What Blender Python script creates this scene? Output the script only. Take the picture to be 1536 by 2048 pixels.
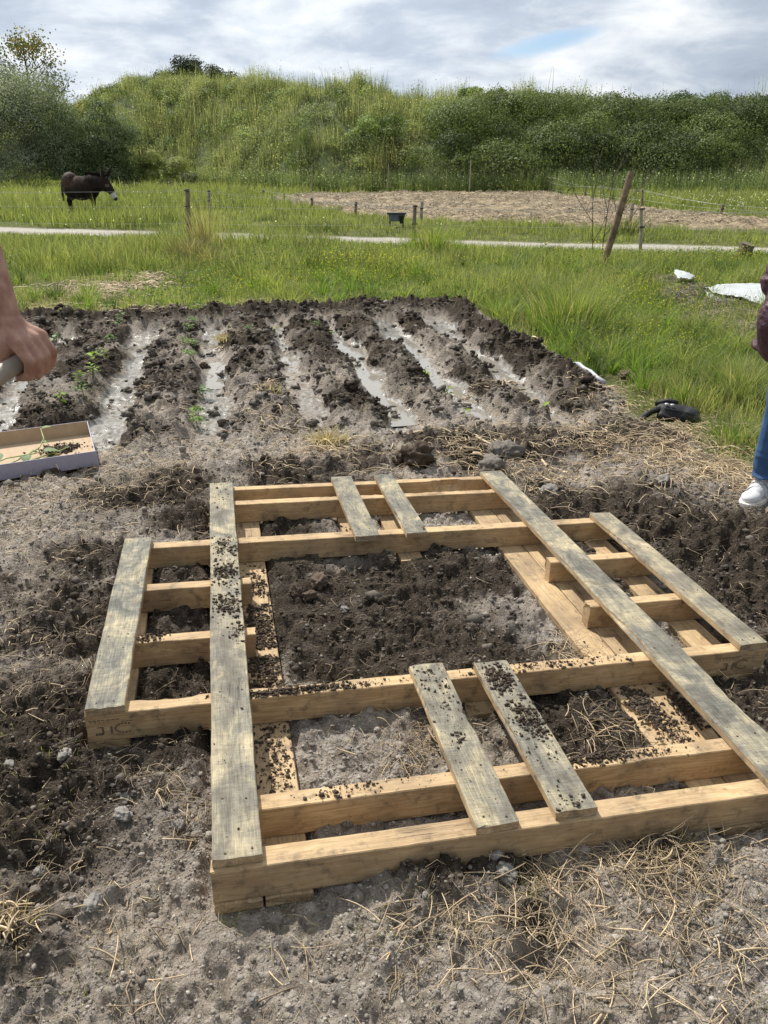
import bpy, bmesh, math, random
import numpy as np
from mathutils import Vector, Matrix, Euler, Quaternion
R = math.radians
for o in list(bpy.data.objects): bpy.data.objects.remove(o)
S = bpy.context.scene
C = S.collection
rng = np.random.default_rng(7)
random.seed(7)

# ------------------------------------------------------------ camera
FPX, CAMH = 1538.0, 1.55
TH = math.atan(699 / FPX)
cam = bpy.data.cameras.new('camera'); cam.sensor_fit = 'VERTICAL'; cam.sensor_height = 24
cam.lens = 24 * FPX / 2048; cam.clip_end = 5000; cam.clip_start = 0.05
co = bpy.data.objects.new('camera', cam); C.objects.link(co)
co.location = (0, 0, CAMH); co.rotation_euler = (math.pi / 2 - TH, 0, 0); S.camera = co
S.render.resolution_x = 768; S.render.resolution_y = 1024

# ------------------------------------------------------------ light
SUN_AZ, SUN_EL = R(-36), R(50)           # from straight ahead, to the left; height
sl = bpy.data.lights.new('sun', 'SUN'); sl.energy = 5.0; sl.angle = R(1.6); sl.color = (1, .95, .87)
so = bpy.data.objects.new('sun', sl); C.objects.link(so)
sd = Vector((math.sin(SUN_AZ) * math.cos(SUN_EL), math.cos(SUN_AZ) * math.cos(SUN_EL), math.sin(SUN_EL)))
so.rotation_euler = sd.to_track_quat('Z', 'Y').to_euler()
S.view_settings.view_transform = 'Standard'; S.view_settings.look = 'None'
S.view_settings.exposure = 0.2; S.view_settings.gamma = 1

def N(nt, typ, **kw):
    n = nt.nodes.new(typ)
    for k, v in kw.items():
        if k.startswith('i_'):
            key = k[2:]; key = int(key) if key.isdigit() else key.replace('_', ' ')
            n.inputs[key].default_value = v
        else: setattr(n, k, v)
    return n
def ramp(nt, pts, fac=None, interp='LINEAR'):
    n = nt.nodes.new('ShaderNodeValToRGB'); cr = n.color_ramp; cr.interpolation = interp
    while len(cr.elements) < len(pts): cr.elements.new(.5)
    for e, (p, c) in zip(cr.elements, pts):
        e.position = p; e.color = (c, c, c, 1) if not hasattr(c, '__len__') else (*c, 1)
    if fac is not None: nt.links.new(fac, n.inputs[0])
    return n.outputs[0]
def mixc(nt, f, a, b, typ='MIX'):
    n = nt.nodes.new('ShaderNodeMix'); n.data_type = 'RGBA'; n.blend_type = typ
    for s, v in ((0, f), (6, a), (7, b)):
        if hasattr(v, 'is_linked') or isinstance(v, bpy.types.NodeSocket): nt.links.new(v, n.inputs[s])
        else: n.inputs[s].default_value = v if s == 0 else ((*v, 1) if len(v) == 3 else v)
    return n.outputs[2]
def mth(nt, op, a, b=None, clamp=False):
    n = nt.nodes.new('ShaderNodeMath'); n.operation = op; n.use_clamp = clamp
    for i, v in enumerate((a, b)):
        if v is None: continue
        if isinstance(v, bpy.types.NodeSocket): nt.links.new(v, n.inputs[i])
        else: n.inputs[i].default_value = v
    return n.outputs[0]

w = bpy.data.worlds.new('World'); S.world = w; w.use_nodes = True
nt = w.node_tree; nt.nodes.clear()
out = N(nt, 'ShaderNodeOutputWorld'); bg = N(nt, 'ShaderNodeBackground', i_Strength=0.085)
sky = N(nt, 'ShaderNodeTexSky', sky_type='NISHITA', sun_disc=False)
sky.sun_elevation = SUN_EL; sky.sun_rotation = SUN_AZ
tc = N(nt, 'ShaderNodeTexCoord'); sep = N(nt, 'ShaderNodeSeparateXYZ'); nt.links.new(tc.outputs['Generated'], sep.inputs[0])
zz = mth(nt, 'ADD', mth(nt, 'MAXIMUM', sep.outputs[2], 0.0), 0.24)
cx = mth(nt, 'DIVIDE', sep.outputs[0], zz); cy = mth(nt, 'DIVIDE', sep.outputs[1], zz)
cmb = N(nt, 'ShaderNodeCombineXYZ'); nt.links.new(cx, cmb.inputs[0]); nt.links.new(cy, cmb.inputs[1])
n1 = N(nt, 'ShaderNodeTexNoise', i_Scale=1.15, i_Detail=9, i_Roughness=.56, i_Distortion=.25); nt.links.new(cmb.outputs[0], n1.inputs[0])
n2 = N(nt, 'ShaderNodeTexNoise', i_Scale=0.5, i_Detail=5, i_Roughness=.5); nt.links.new(cmb.outputs[0], n2.inputs[0])
n3 = N(nt, 'ShaderNodeTexNoise', i_Scale=3.4, i_Detail=8, i_Roughness=.6, i_Distortion=.4); nt.links.new(cmb.outputs[0], n3.inputs[0])
den = mth(nt, 'ADD', mth(nt, 'MULTIPLY', n1.outputs[0], .55), mth(nt, 'ADD', mth(nt, 'MULTIPLY', n2.outputs[0], .22), mth(nt, 'MULTIPLY', n3.outputs[0], .23)))
cl = ramp(nt, [(.43, (10.6, 10.9, 11.1)), (.485, (8.3, 8.9, 9.6)), (.54, (5.9, 6.7, 7.8)), (.62, (4.3, 5.1, 6.3))], den)
# one gap of open sky low on the right
gx = mth(nt, 'SUBTRACT', sep.outputs[0], .178); gz_ = mth(nt, 'SUBTRACT', sep.outputs[2], .119)
gz2 = mth(nt, 'SUBTRACT', gz_, mth(nt, 'MULTIPLY', gx, .20))
nd = mth(nt, 'MULTIPLY', mth(nt, 'SUBTRACT', n3.outputs[0], .5), .9)
dd = mth(nt, 'ADD', mth(nt, 'ADD', mth(nt, 'POWER', mth(nt, 'MULTIPLY', gx, 15), 2), mth(nt, 'POWER', mth(nt, 'MULTIPLY', gz2, 85), 2)), nd)
front = mth(nt, 'GREATER_THAN', sep.outputs[1], 0)
gap = mth(nt, 'MULTIPLY', ramp(nt, [(.15, .85), (1.0, 0)], dd), front)
skyb = mixc(nt, 1.0, sky.outputs[0], (1.0, 1.15, 1.35), 'MULTIPLY')
# the overcast is brightest round the sun and dimmer on the far side of the sky
dt = N(nt, 'ShaderNodeVectorMath', operation='DOT_PRODUCT'); nt.links.new(tc.outputs['Generated'], dt.inputs[0]); dt.inputs[1].default_value = tuple(sd)
cl = mixc(nt, 1.0, cl, ramp(nt, [(.15, .30), (.5, .58), (.8, 1.06)], mth(nt, 'ADD', mth(nt, 'MULTIPLY', dt.outputs['Value'], .5), .5)), 'MULTIPLY')
hsvb = mixc(nt, gap, cl, skyb)
nt.links.new(hsvb, bg.inputs[0]); nt.links.new(bg.outputs[0], out.inputs[0])

# ------------------------------------------------------------ helpers
ct, st_ = math.cos(TH), math.sin(TH)
def ray(px, py):
    dx, dy = (px - 768) / FPX, (1024 - py) / FPX
    return np.array([dx, ct + dy * st_, -st_ + dy * ct])
def at(px, py, z=0.0):
    r = ray(px, py); k = (z - CAMH) / r[2]; p = r * k; return Vector((p[0], p[1], z))
def atd(px, py, y):                       # point seen at a pixel, y metres ahead
    r = ray(px, py); k = y / r[1]; return Vector((r[0] * k, y, CAMH + r[2] * k))
def tag(o, label=None, cat=None, group=None, kind=None):
    if label: o['label'] = label
    if cat: o['category'] = cat
    if group: o['group'] = group
    if kind: o['kind'] = kind
    return o
def link(name, me, m=None, parent=None, smooth=False):
    o = bpy.data.objects.new(name, me); C.objects.link(o)
    if m is not None and len(me.materials) == 0: me.materials.append(m)
    if parent is not None: o.parent = parent
    if smooth: me.polygons.foreach_set('use_smooth', [True] * len(me.polygons))
    return o
def empty(name, loc=(0, 0, 0), rz=0, **kw):
    o = bpy.data.objects.new(name, None); C.objects.link(o); o.location = loc; o.rotation_euler = (0, 0, rz)
    o.empty_display_size = .1
    return tag(o, **kw)
def npmesh(name, V, F, col=None, attrs=None):
    """V (n,3), F (m,k) with the same k for all faces, col (n,3)"""
    me = bpy.data.meshes.new(name); V = np.asarray(V, np.float32); F = np.asarray(F, np.int32)
    me.vertices.add(len(V)); me.vertices.foreach_set('co', V.ravel())
    k = F.shape[1]; me.loops.add(F.size); me.loops.foreach_set('vertex_index', F.ravel())
    me.polygons.add(len(F)); me.polygons.foreach_set('loop_start', np.arange(0, F.size, k, dtype=np.int32))
    try: me.polygons.foreach_set('loop_total', np.full(len(F), k, np.int32))
    except Exception: pass
    me.update(calc_edges=True)
    if col is not None:
        a = me.color_attributes.new('col', 'FLOAT_COLOR', 'POINT')
        c = np.ones((len(V), 4), np.float32); c[:, :3] = col; a.data.foreach_set('color', c.ravel())
    for n, v in (attrs or {}).items():
        a = me.attributes.new(n, 'FLOAT', 'POINT'); a.data.foreach_set('value', np.asarray(v, np.float32))
    return me
def copy_tree(o, parent=None):
    c = o.copy(); C.objects.link(c)
    if parent is not None: c.parent = parent
    for ch in list(o.children): copy_tree(ch, c)
    return c
# numpy noise
TAB = rng.random((8, 256, 256)).astype(np.float32) * 2 - 1
def vn(x, y, s=0):
    x = np.asarray(x, float) + s * 17.3; y = np.asarray(y, float) + s * 9.1
    xi = np.floor(x).astype(int); yi = np.floor(y).astype(int); fx = x - xi; fy = y - yi
    fx = fx * fx * (3 - 2 * fx); fy = fy * fy * (3 - 2 * fy); T = TAB[s % 8]
    a = T[xi & 255, yi & 255]; b = T[(xi + 1) & 255, yi & 255]; c = T[xi & 255, (yi + 1) & 255]; d = T[(xi + 1) & 255, (yi + 1) & 255]
    return (a * (1 - fx) + b * fx) * (1 - fy) + (c * (1 - fx) + d * fx) * fy
def fbm(x, y, f, o=4, s=0, g=.5):
    r = 0; a = 1; t = 0
    for i in range(o):
        r = r + a * vn(x * f + i * 3.7, y * f - i * 5.1, s + i); t += a; a *= g; f *= 2.03
        x, y = x * .8 - y * .6, x * .6 + y * .8
    return r / t
def billow(x, y, f, o=4, s=0):
    r = 0; a = 1; t = 0
    for i in range(o):
        r = r + a * (1 - 2 * np.abs(vn(x * f + i * 2.2, y * f + i * 7.7, s + i))); t += a; a *= .55; f *= 2.1
        x, y = x * .8 - y * .6, x * .6 + y * .8
    return r / t
def worley(x, y, f, s=0):
    x = x * f; y = y * f; xi = np.floor(x).astype(int); yi = np.floor(y).astype(int); d = np.full(np.shape(x), 9.0)
    T1, T2 = TAB[s % 8], TAB[(s + 1) % 8]
    for i in (-1, 0, 1):
        for j in (-1, 0, 1):
            cx_ = xi + i; cy_ = yi + j
            px = cx_ + .5 + .45 * T1[cx_ & 255, cy_ & 255]; py = cy_ + .5 + .45 * T2[cx_ & 255, cy_ & 255]
            d = np.minimum(d, (px - x) ** 2 + (py - y) ** 2)
    return np.sqrt(d)
def sm(a, b, x):
    t = np.clip((x - a) / (b - a), 0, 1); return t * t * (3 - 2 * t)
def inpoly(x, y, P):
    r = np.zeros(np.shape(x), bool); n = len(P); j = n - 1
    for i in range(n):
        xi, yi = P[i][0], P[i][1]; xj, yj = P[j][0], P[j][1]
        c = ((yi > y) != (yj > y)) & (x < (xj - xi) * (y - yi) / (yj - yi + 1e-12) + xi); r ^= c; j = i
    return r

# ------------------------------------------------------------ materials
def newmat(name):
    m = bpy.data.materials.new(name); m.use_nodes = True; t = m.node_tree
    return m, t, t.nodes['Principled BSDF']
def simple(name, col, rough=.8, var=.12, scale=20, bump=.15, bscale=80, metal=0, spec=.3):
    m, t, p = newmat(name); c = N(t, 'ShaderNodeTexCoord')
    n = N(t, 'ShaderNodeTexNoise', i_Scale=scale, i_Detail=6); t.links.new(c.outputs['Object'], n.inputs[0])
    a = tuple(max(0, v * (1 - var)) for v in col); b = tuple(min(1, v * (1 + var)) for v in col)
    t.links.new(ramp(t, [(.3, a), (.7, b)], n.outputs[0]), p.inputs['Base Color'])
    n2 = N(t, 'ShaderNodeTexNoise', i_Scale=bscale, i_Detail=4); t.links.new(c.outputs['Object'], n2.inputs[0])
    bp = N(t, 'ShaderNodeBump', i_Strength=bump, i_Distance=.004); t.links.new(n2.outputs[0], bp.inputs['Height']); t.links.new(bp.outputs[0], p.inputs['Normal'])
    p.inputs['Roughness'].default_value = rough; p.inputs['Metallic'].default_value = metal; p.inputs['Specular IOR Level'].default_value = spec
    return m
def leafmat(name, trans=.35, rough=.55, spec=.3):
    m, t, p = newmat(name); a = N(t, 'ShaderNodeAttribute', attribute_name='col')
    t.links.new(a.outputs['Color'], p.inputs['Base Color']); p.inputs['Roughness'].default_value = rough; p.inputs['Specular IOR Level'].default_value = spec
    tr = N(t, 'ShaderNodeBsdfTranslucent'); c2 = mixc(t, 1.0, a.outputs['Color'], (1.15, 1.25, .7), 'MULTIPLY'); t.links.new(c2, tr.inputs[0])
    mx = N(t, 'ShaderNodeMixShader', i_Fac=trans); t.links.new(p.outputs[0], mx.inputs[1]); t.links.new(tr.outputs[0], mx.inputs[2])
    t.links.new(mx.outputs[0], t.nodes['Material Output'].inputs[0]); return m
def colmat(name, rough=.9, spec=.15, bump=0, bscale=200):
    m, t, p = newmat(name); a = N(t, 'ShaderNodeAttribute', attribute_name='col')
    c = N(t, 'ShaderNodeTexCoord'); n = N(t, 'ShaderNodeTexNoise', i_Scale=bscale, i_Detail=5); t.links.new(c.outputs['Object'], n.inputs[0])
    t.links.new(mixc(t, 1.0, a.outputs['Color'], ramp(t, [(.25, .72), (.75, 1.28)], n.outputs[0]), 'MULTIPLY'), p.inputs['Base Color'])
    p.inputs['Roughness'].default_value = rough; p.inputs['Specular IOR Level'].default_value = spec
    if bump:
        b = N(t, 'ShaderNodeBump', i_Strength=bump, i_Distance=.003); t.links.new(n.outputs[0], b.inputs['Height']); t.links.new(b.outputs[0], p.inputs['Normal'])
    return m

def wood(name, weather):
    m, t, p = newmat(name); L = t.links
    c = N(t, 'ShaderNodeTexCoord'); oi = N(t, 'ShaderNodeObjectInfo')
    off = N(t, 'ShaderNodeVectorMath', operation='SCALE'); off.inputs[0].default_value = (37, 13, 71); L.new(oi.outputs['Random'], off.inputs['Scale'])
    ad = N(t, 'ShaderNodeVectorMath', operation='ADD'); L.new(c.outputs['Object'], ad.inputs[0]); L.new(off.outputs[0], ad.inputs[1])
    mp = N(t, 'ShaderNodeMapping'); mp.inputs['Scale'].default_value = (1.6, 26, 26); L.new(ad.outputs[0], mp.inputs[0])
    g1 = N(t, 'ShaderNodeTexNoise', i_Scale=1.7, i_Detail=5, i_Roughness=.55, i_Distortion=1.1); L.new(mp.outputs[0], g1.inputs[0])
    # rings: repeated bands of the stretched noise, like cathedral grain round knots
    band = mth(t, 'SINE', mth(t, 'MULTIPLY', g1.outputs[0], 34)); band = mth(t, 'MULTIPLY', mth(t, 'ADD', band, 1), .5)
    mp2 = N(t, 'ShaderNodeMapping'); mp2.inputs['Scale'].default_value = (7, 150, 150); L.new(ad.outputs[0], mp2.inputs[0])
    g2 = N(t, 'ShaderNodeTexNoise', i_Scale=2.5, i_Detail=4); L.new(mp2.outputs[0], g2.inputs[0])
    base = ramp(t, [(0, (.37, .24, .125)), (.45, (.53, .375, .205)), (1, (.63, .47, .28))], band)
    base = mixc(t, .5, base, ramp(t, [(.3, (.43, .28, .13)), (.7, (.64, .47, .27))], g2.outputs[0]))
    # knots
    kmp = N(t, 'ShaderNodeMapping'); kmp.inputs['Scale'].default_value = (2.6, 9, 9); L.new(ad.outputs[0], kmp.inputs[0])
    kv = N(t, 'ShaderNodeTexVoronoi', i_Scale=1.0); L.new(kmp.outputs[0], kv.inputs[0])
    kn = ramp(t, [(.05, 1), (.13, 0)], kv.outputs['Distance'])
    base = mixc(t, kn, base, (.17, .075, .03))
    # dull brown stain in broad patches
    sn = N(t, 'ShaderNodeTexNoise', i_Scale=4.5, i_Detail=6, i_Roughness=.6); L.new(ad.outputs[0], sn.inputs[0])
    base = mixc(t, ramp(t, [(.42, 0), (.66, .7)], sn.outputs[0]), base, (.25, .18, .115))
    # weathered outer face: grey-blue and yellow blotches with saw marks across the board
    mp3 = N(t, 'ShaderNodeMapping'); mp3.inputs['Scale'].default_value = (6.5, 9, 6); L.new(ad.outputs[0], mp3.inputs[0])
    wv = N(t, 'ShaderNodeTexNoise', i_Scale=1.1, i_Detail=7, i_Roughness=.62, i_Distortion=.6); L.new(mp3.outputs[0], wv.inputs[0])
    mp4 = N(t, 'ShaderNodeMapping'); mp4.inputs['Scale'].default_value = (170, 12, 10); L.new(ad.outputs[0], mp4.inputs[0])
    saw = N(t, 'ShaderNodeTexNoise', i_Scale=1.6, i_Detail=3); L.new(mp4.outputs[0], saw.inputs[0])
    blot = ramp(t, [(.34, (.085, .088, .080)), (.46, (.175, .172, .145)), (.56, (.31, .28, .20)), (.68, (.48, .41, .265))], wv.outputs[0])
    blot = mixc(t, 1.0, blot, ramp(t, [(.3, .72), (.7, 1.2)], saw.outputs[0]), 'MULTIPLY')
    blot = mixc(t, 1.0, blot, ramp(t, [(.3, .70), (.7, 1.25)], g2.outputs[0]), 'MULTIPLY'); blot = mixc(t, 1.0, blot, ramp(t, [(0, .84), (1, 1.1)], band), 'MULTIPLY'); blot = mixc(t, ramp(t, [(.03, .85), (.10, 0)], kv.outputs['Distance']), blot, (.10, .07, .045))
    blot = mixc(t, mth(t, 'MULTIPLY', oi.outputs['Random'], .25), blot, mixc(t, .5, base, (.26, .245, .19)))
    sp = N(t, 'ShaderNodeSeparateXYZ'); L.new(c.outputs['Normal'], sp.inputs[0])
    top = mth(t, 'GREATER_THAN', sp.outputs[2], .6)
    edge = mth(t, 'MULTIPLY', mth(t, 'SUBTRACT', 1, top), .25)
    f = mth(t, 'MULTIPLY', mth(t, 'ADD', top, edge), weather)
    col = mixc(t, f, base, blot)
    # dust and soil smears
    dn = N(t, 'ShaderNodeTexNoise', i_Scale=23, i_Detail=8, i_Roughness=.7); L.new(ad.outputs[0], dn.inputs[0])
    col = mixc(t, ramp(t, [(.53, 0), (.70, .75)], dn.outputs[0]), col, (.11, .088, .065))
    # drying cracks along the grain
    mp5 = N(t, 'ShaderNodeMapping'); mp5.inputs['Scale'].default_value = (1.2, 45, 45); L.new(ad.outputs[0], mp5.inputs[0])
    cr = N(t, 'ShaderNodeTexNoise', i_Scale=1.3, i_Detail=3, i_Distortion=.4); L.new(mp5.outputs[0], cr.inputs[0])
    crack = ramp(t, [(.492, 0), (.499, 1), (.501, 1), (.508, 0)], cr.outputs[0]); crm = ramp(t, [(.55, 0), (.62, 1)], sn.outputs[0])
    ck = mth(t, 'MULTIPLY', crack, crm); col = mixc(t, mth(t, 'MULTIPLY', ck, .8), col, (.05, .03, .02))
    L.new(col, p.inputs['Base Color']); p.inputs['Roughness'].default_value = .72; p.inputs['Specular IOR Level'].default_value = .25
    hsum = mth(t, 'ADD', mth(t, 'MULTIPLY', g2.outputs[0], .5), mth(t, 'ADD', mth(t, 'MULTIPLY', band, .22), mth(t, 'MULTIPLY', saw.outputs[0], .5 * weather)))
    hsum = mth(t, 'SUBTRACT', hsum, mth(t, 'MULTIPLY', ck, 1.5))
    b = N(t, 'ShaderNodeBump', i_Strength=.55, i_Distance=.0016); L.new(hsum, b.inputs['Height']); L.new(b.outputs[0], p.inputs['Normal'])
    return m
M = {}
M['plank'] = wood('weathered_plank_wood', 1.0); M['joist'] = wood('joist_wood', 0.0); M['lowplank'] = wood('lower_plank_wood', .12)
M['grass'] = leafmat('grass_blade', .5); M['leaf'] = leafmat('leaf', .28, .62, .2)
M['straw'] = colmat('straw', .6, .3, 0, 60); M['clod'] = colmat('soil_clod', .95, .1, .9, 260)
M['bark'] = simple('bark', (.13, .105, .08), .9, .35, 12, .8, 30)
M['post'] = simple('weathered_post_wood', (.23, .19, .145), .85, .35, 9, .7, 40)
M['palepost'] = simple('pale_grey_post_wood', (.37, .33, .27), .85, .25, 9, .6, 40)
M['wire'] = simple('fence_wire', (.62, .62, .60), .4, .1, 20, 0, 20, .3)
M['stone'] = simple('dusty_stone', (.235, .22, .20), .95, .35, 40, 1, 90)

# soil, mud, grass underlay, ploughed earth, gravel in one ground material driven by where each lies
def ground_mat():
    m, t, p = newmat('ground'); L = t.links
    c = N(t, 'ShaderNodeTexCoord'); P = c.outputs['Object']
    A = lambda n: N(t, 'ShaderNodeAttribute', attribute_name=n).outputs['Fac']
    def nz(s, d=8, r=.6, dist=0):
        n = N(t, 'ShaderNodeTexNoise', i_Scale=s, i_Detail=d, i_Roughness=r, i_Distortion=dist); L.new(P, n.inputs[0]); return n.outputs[0]
    fine = nz(160, 6, .7); mid = nz(26, 8, .65); big = nz(3.2, 6, .6); spk = nz(330, 3, .6)
    dry = ramp(t, [(.32, (.18, .153, .125)), (.5, (.365, .328, .282)), (.68, (.54, .497, .44))], mid)
    dry = mixc(t, 1.0, dry, ramp(t, [(.3, .72), (.7, 1.25)], fine), 'MULTIPLY')
    dry = mixc(t, 1.0, dry, ramp(t, [(.3, (.86, .86, .90)), (.7, (1.1, 1.04, .96))], big), 'MULTIPLY')
    dk = ramp(t, [(.3, (.027, .021, .0155)), (.55, (.066, .052, .039)), (.75, (.135, .11, .085))], mid)
    dk = mixc(t, 1.0, dk, ramp(t, [(.3, .65), (.7, 1.35)], fine), 'MULTIPLY')
    dk = mixc(t, ramp(t, [(.64, 0), (.70, .6)], spk), dk, (.26, .235, .20))
    f = mth(t, 'ADD', A('dark'), mth(t, 'MULTIPLY', mth(t, 'SUBTRACT', mid, .5), 1.4), True)
    f = ramp(t, [(.3, 0), (.7, 1)], f)
    col = mixc(t, f, dry, dk)
    wet = ramp(t, [(.38, (.080, .071, .060)), (.62, (.23, .217, .19))], mid)
    mu = ramp(t, [(.35, 0), (.6, 1)], mth(t, 'ADD', A('mud'), mth(t, 'MULTIPLY', mth(t, 'SUBTRACT', mid, .5), .9)))
    col = mixc(t, mu, col, wet)
    vg = ramp(t, [(.3, (.075, .095, .026)), (.7, (.16, .165, .06))], mid)
    col = mixc(t, A('veg'), col, vg)
    pl = ramp(t, [(.36, (.13, .096, .062)), (.5, (.30, .235, .155)), (.64, (.50, .41, .28))], nz(3.6, 10, .78))
    col = mixc(t, A('plough'), col, pl)
    gv = ramp(t, [(.3, (.33, .305, .265)), (.7, (.56, .53, .475))], nz(9, 9, .7))
    col = mixc(t, A('gravel'), col, gv)
    L.new(col, p.inputs['Base Color'])
    L.new(mth(t, 'SUBTRACT', .95, mth(t, 'MULTIPLY', mu, ramp(t, [(.42, .30), (.58, .72)], nz(7, 5, .6)))), p.inputs['Roughness'])
    L.new(mth(t, 'ADD', .12, mth(t, 'MULTIPLY', mu, .38)), p.inputs['Specular IOR Level'])
    wv = N(t, 'ShaderNodeTexVoronoi', i_Scale=75); L.new(P, wv.inputs[0])
    wv2 = N(t, 'ShaderNodeTexVoronoi', i_Scale=190); L.new(P, wv2.inputs[0])
    h = mth(t, 'SUBTRACT', mth(t, 'ADD', mth(t, 'MULTIPLY', nz(70, 8, .72), 1.1), mth(t, 'MULTIPLY', fine, .4)), mth(t, 'ADD', mth(t, 'MULTIPLY', wv.outputs['Distance'], .5), mth(t, 'MULTIPLY', wv2.outputs['Distance'], .25)))
    b = N(t, 'ShaderNodeBump', i_Distance=.016); L.new(h, b.inputs['Height'])
    L.new(mth(t, 'SUBTRACT', .95, mth(t, 'MULTIPLY', mu, .7)), b.inputs['Strength']); L.new(b.outputs[0], p.inputs['Normal'])
    return m

# ------------------------------------------------------------ pallet frame of reference
PROT = Euler((R(-1.16518), R(2.11461), R(11.79689)), 'XYZ'); PLOC = Vector((-.37803, 1.21791, .16004))
PM = Matrix.Translation(PLOC) @ PROT.to_matrix().to_4x4(); PI_ = np.array(PM.inverted()); PA = np.array(PM)
TT, HH = .024, .0932
BOT = -(TT + HH + TT)
nb = PA[:3, 2]; pb = PA[:3, 3] + nb * BOT
def pal_uv(x, y, z=0.0):
    return PI_[0, 0] * x + PI_[0, 1] * y + PI_[0, 2] * z + PI_[0, 3], PI_[1, 0] * x + PI_[1, 1] * y + PI_[1, 2] * z + PI_[1, 3]
def pal_bottom(x, y): return pb[2] - (nb[0] * (x - pb[0]) + nb[1] * (y - pb[1])) / nb[2]
def pw(u, v, wz=0): return PM @ Vector((u, v, wz))

# ------------------------------------------------------------ terrain function
FUR = [-1.55, -.76, -.11, .55, 1.11, 1.67, 2.18]
dark_blobs = [(255, 1000, .22, 1), (330, 985, .25, 1), (180, 1130, .22, .9), (400, 1040, .2, 1), (150, 1200, .15, .7), (60, 1480, .35, .8), (100, 1640, .28, .9), (200, 1560, .2, .6),
    (350, 1500, .12, 1), (60, 1950, .10, .7), (600, 1200, .2, .9), (800, 1140, .22, 1), (900, 1130, .2, 1), (560, 1120, .2, 1), (1000, 1230, .15, .6), (980, 1300, .18, .9), (720, 1290, .2, .7), (560, 1260, .2, .9),
    (1150, 1000, .3, 1), (1300, 1030, .35, 1), (1450, 1080, .35, 1), (1100, 970, .2, .8), (1500, 1180, .3, 1), (1500, 1400, .2, 1), (1250, 985, .25, .8), (1250, 1180, .15, .8), (1400, 1180, .15, .8),
    (1150, 1420, .2, 1), (960, 1400, .15, 1), (1250, 1440, .12, 1), (560, 1060, .2, 1), (350, 1380, .15, 1), (350, 1180, .15, .9), (870, 1740, .10, .9), (1060, 1870, .07, .9), (1000, 1720, .08, .9), (1330, 1700, .1, .7), (980, 950, .2, .6),
    (30, 1560, .25, .9), (700, 965, .2, .8), (560, 950, .15, .8)]
DB = [(at(a, b).x, at(a, b).y, r * 1.28, k) for a, b, r, k in dark_blobs]
pathpx = [(-900, 432), (0, 458), (300, 464), (760, 479), (1000, 485), (1300, 493), (1536, 499), (2600, 520)]
PX = np.array([[at(*p).x, at(*p).y] for p in pathpx])
POLYP = [at(*p)[:2] for p in [(520, 399), (640, 390), (880, 388), (1085, 387), (1200, 402), (1330, 425), (1536, 446), (2300, 470), (2300, 500), (1536, 462), (1320, 456), (950, 446), (780, 437), (640, 418), (560, 406)]]
SHEETC = at(1500, 600)
def pathd(x, y): return np.abs(y - np.interp(x, PX[:, 0], PX[:, 1])) 
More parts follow.
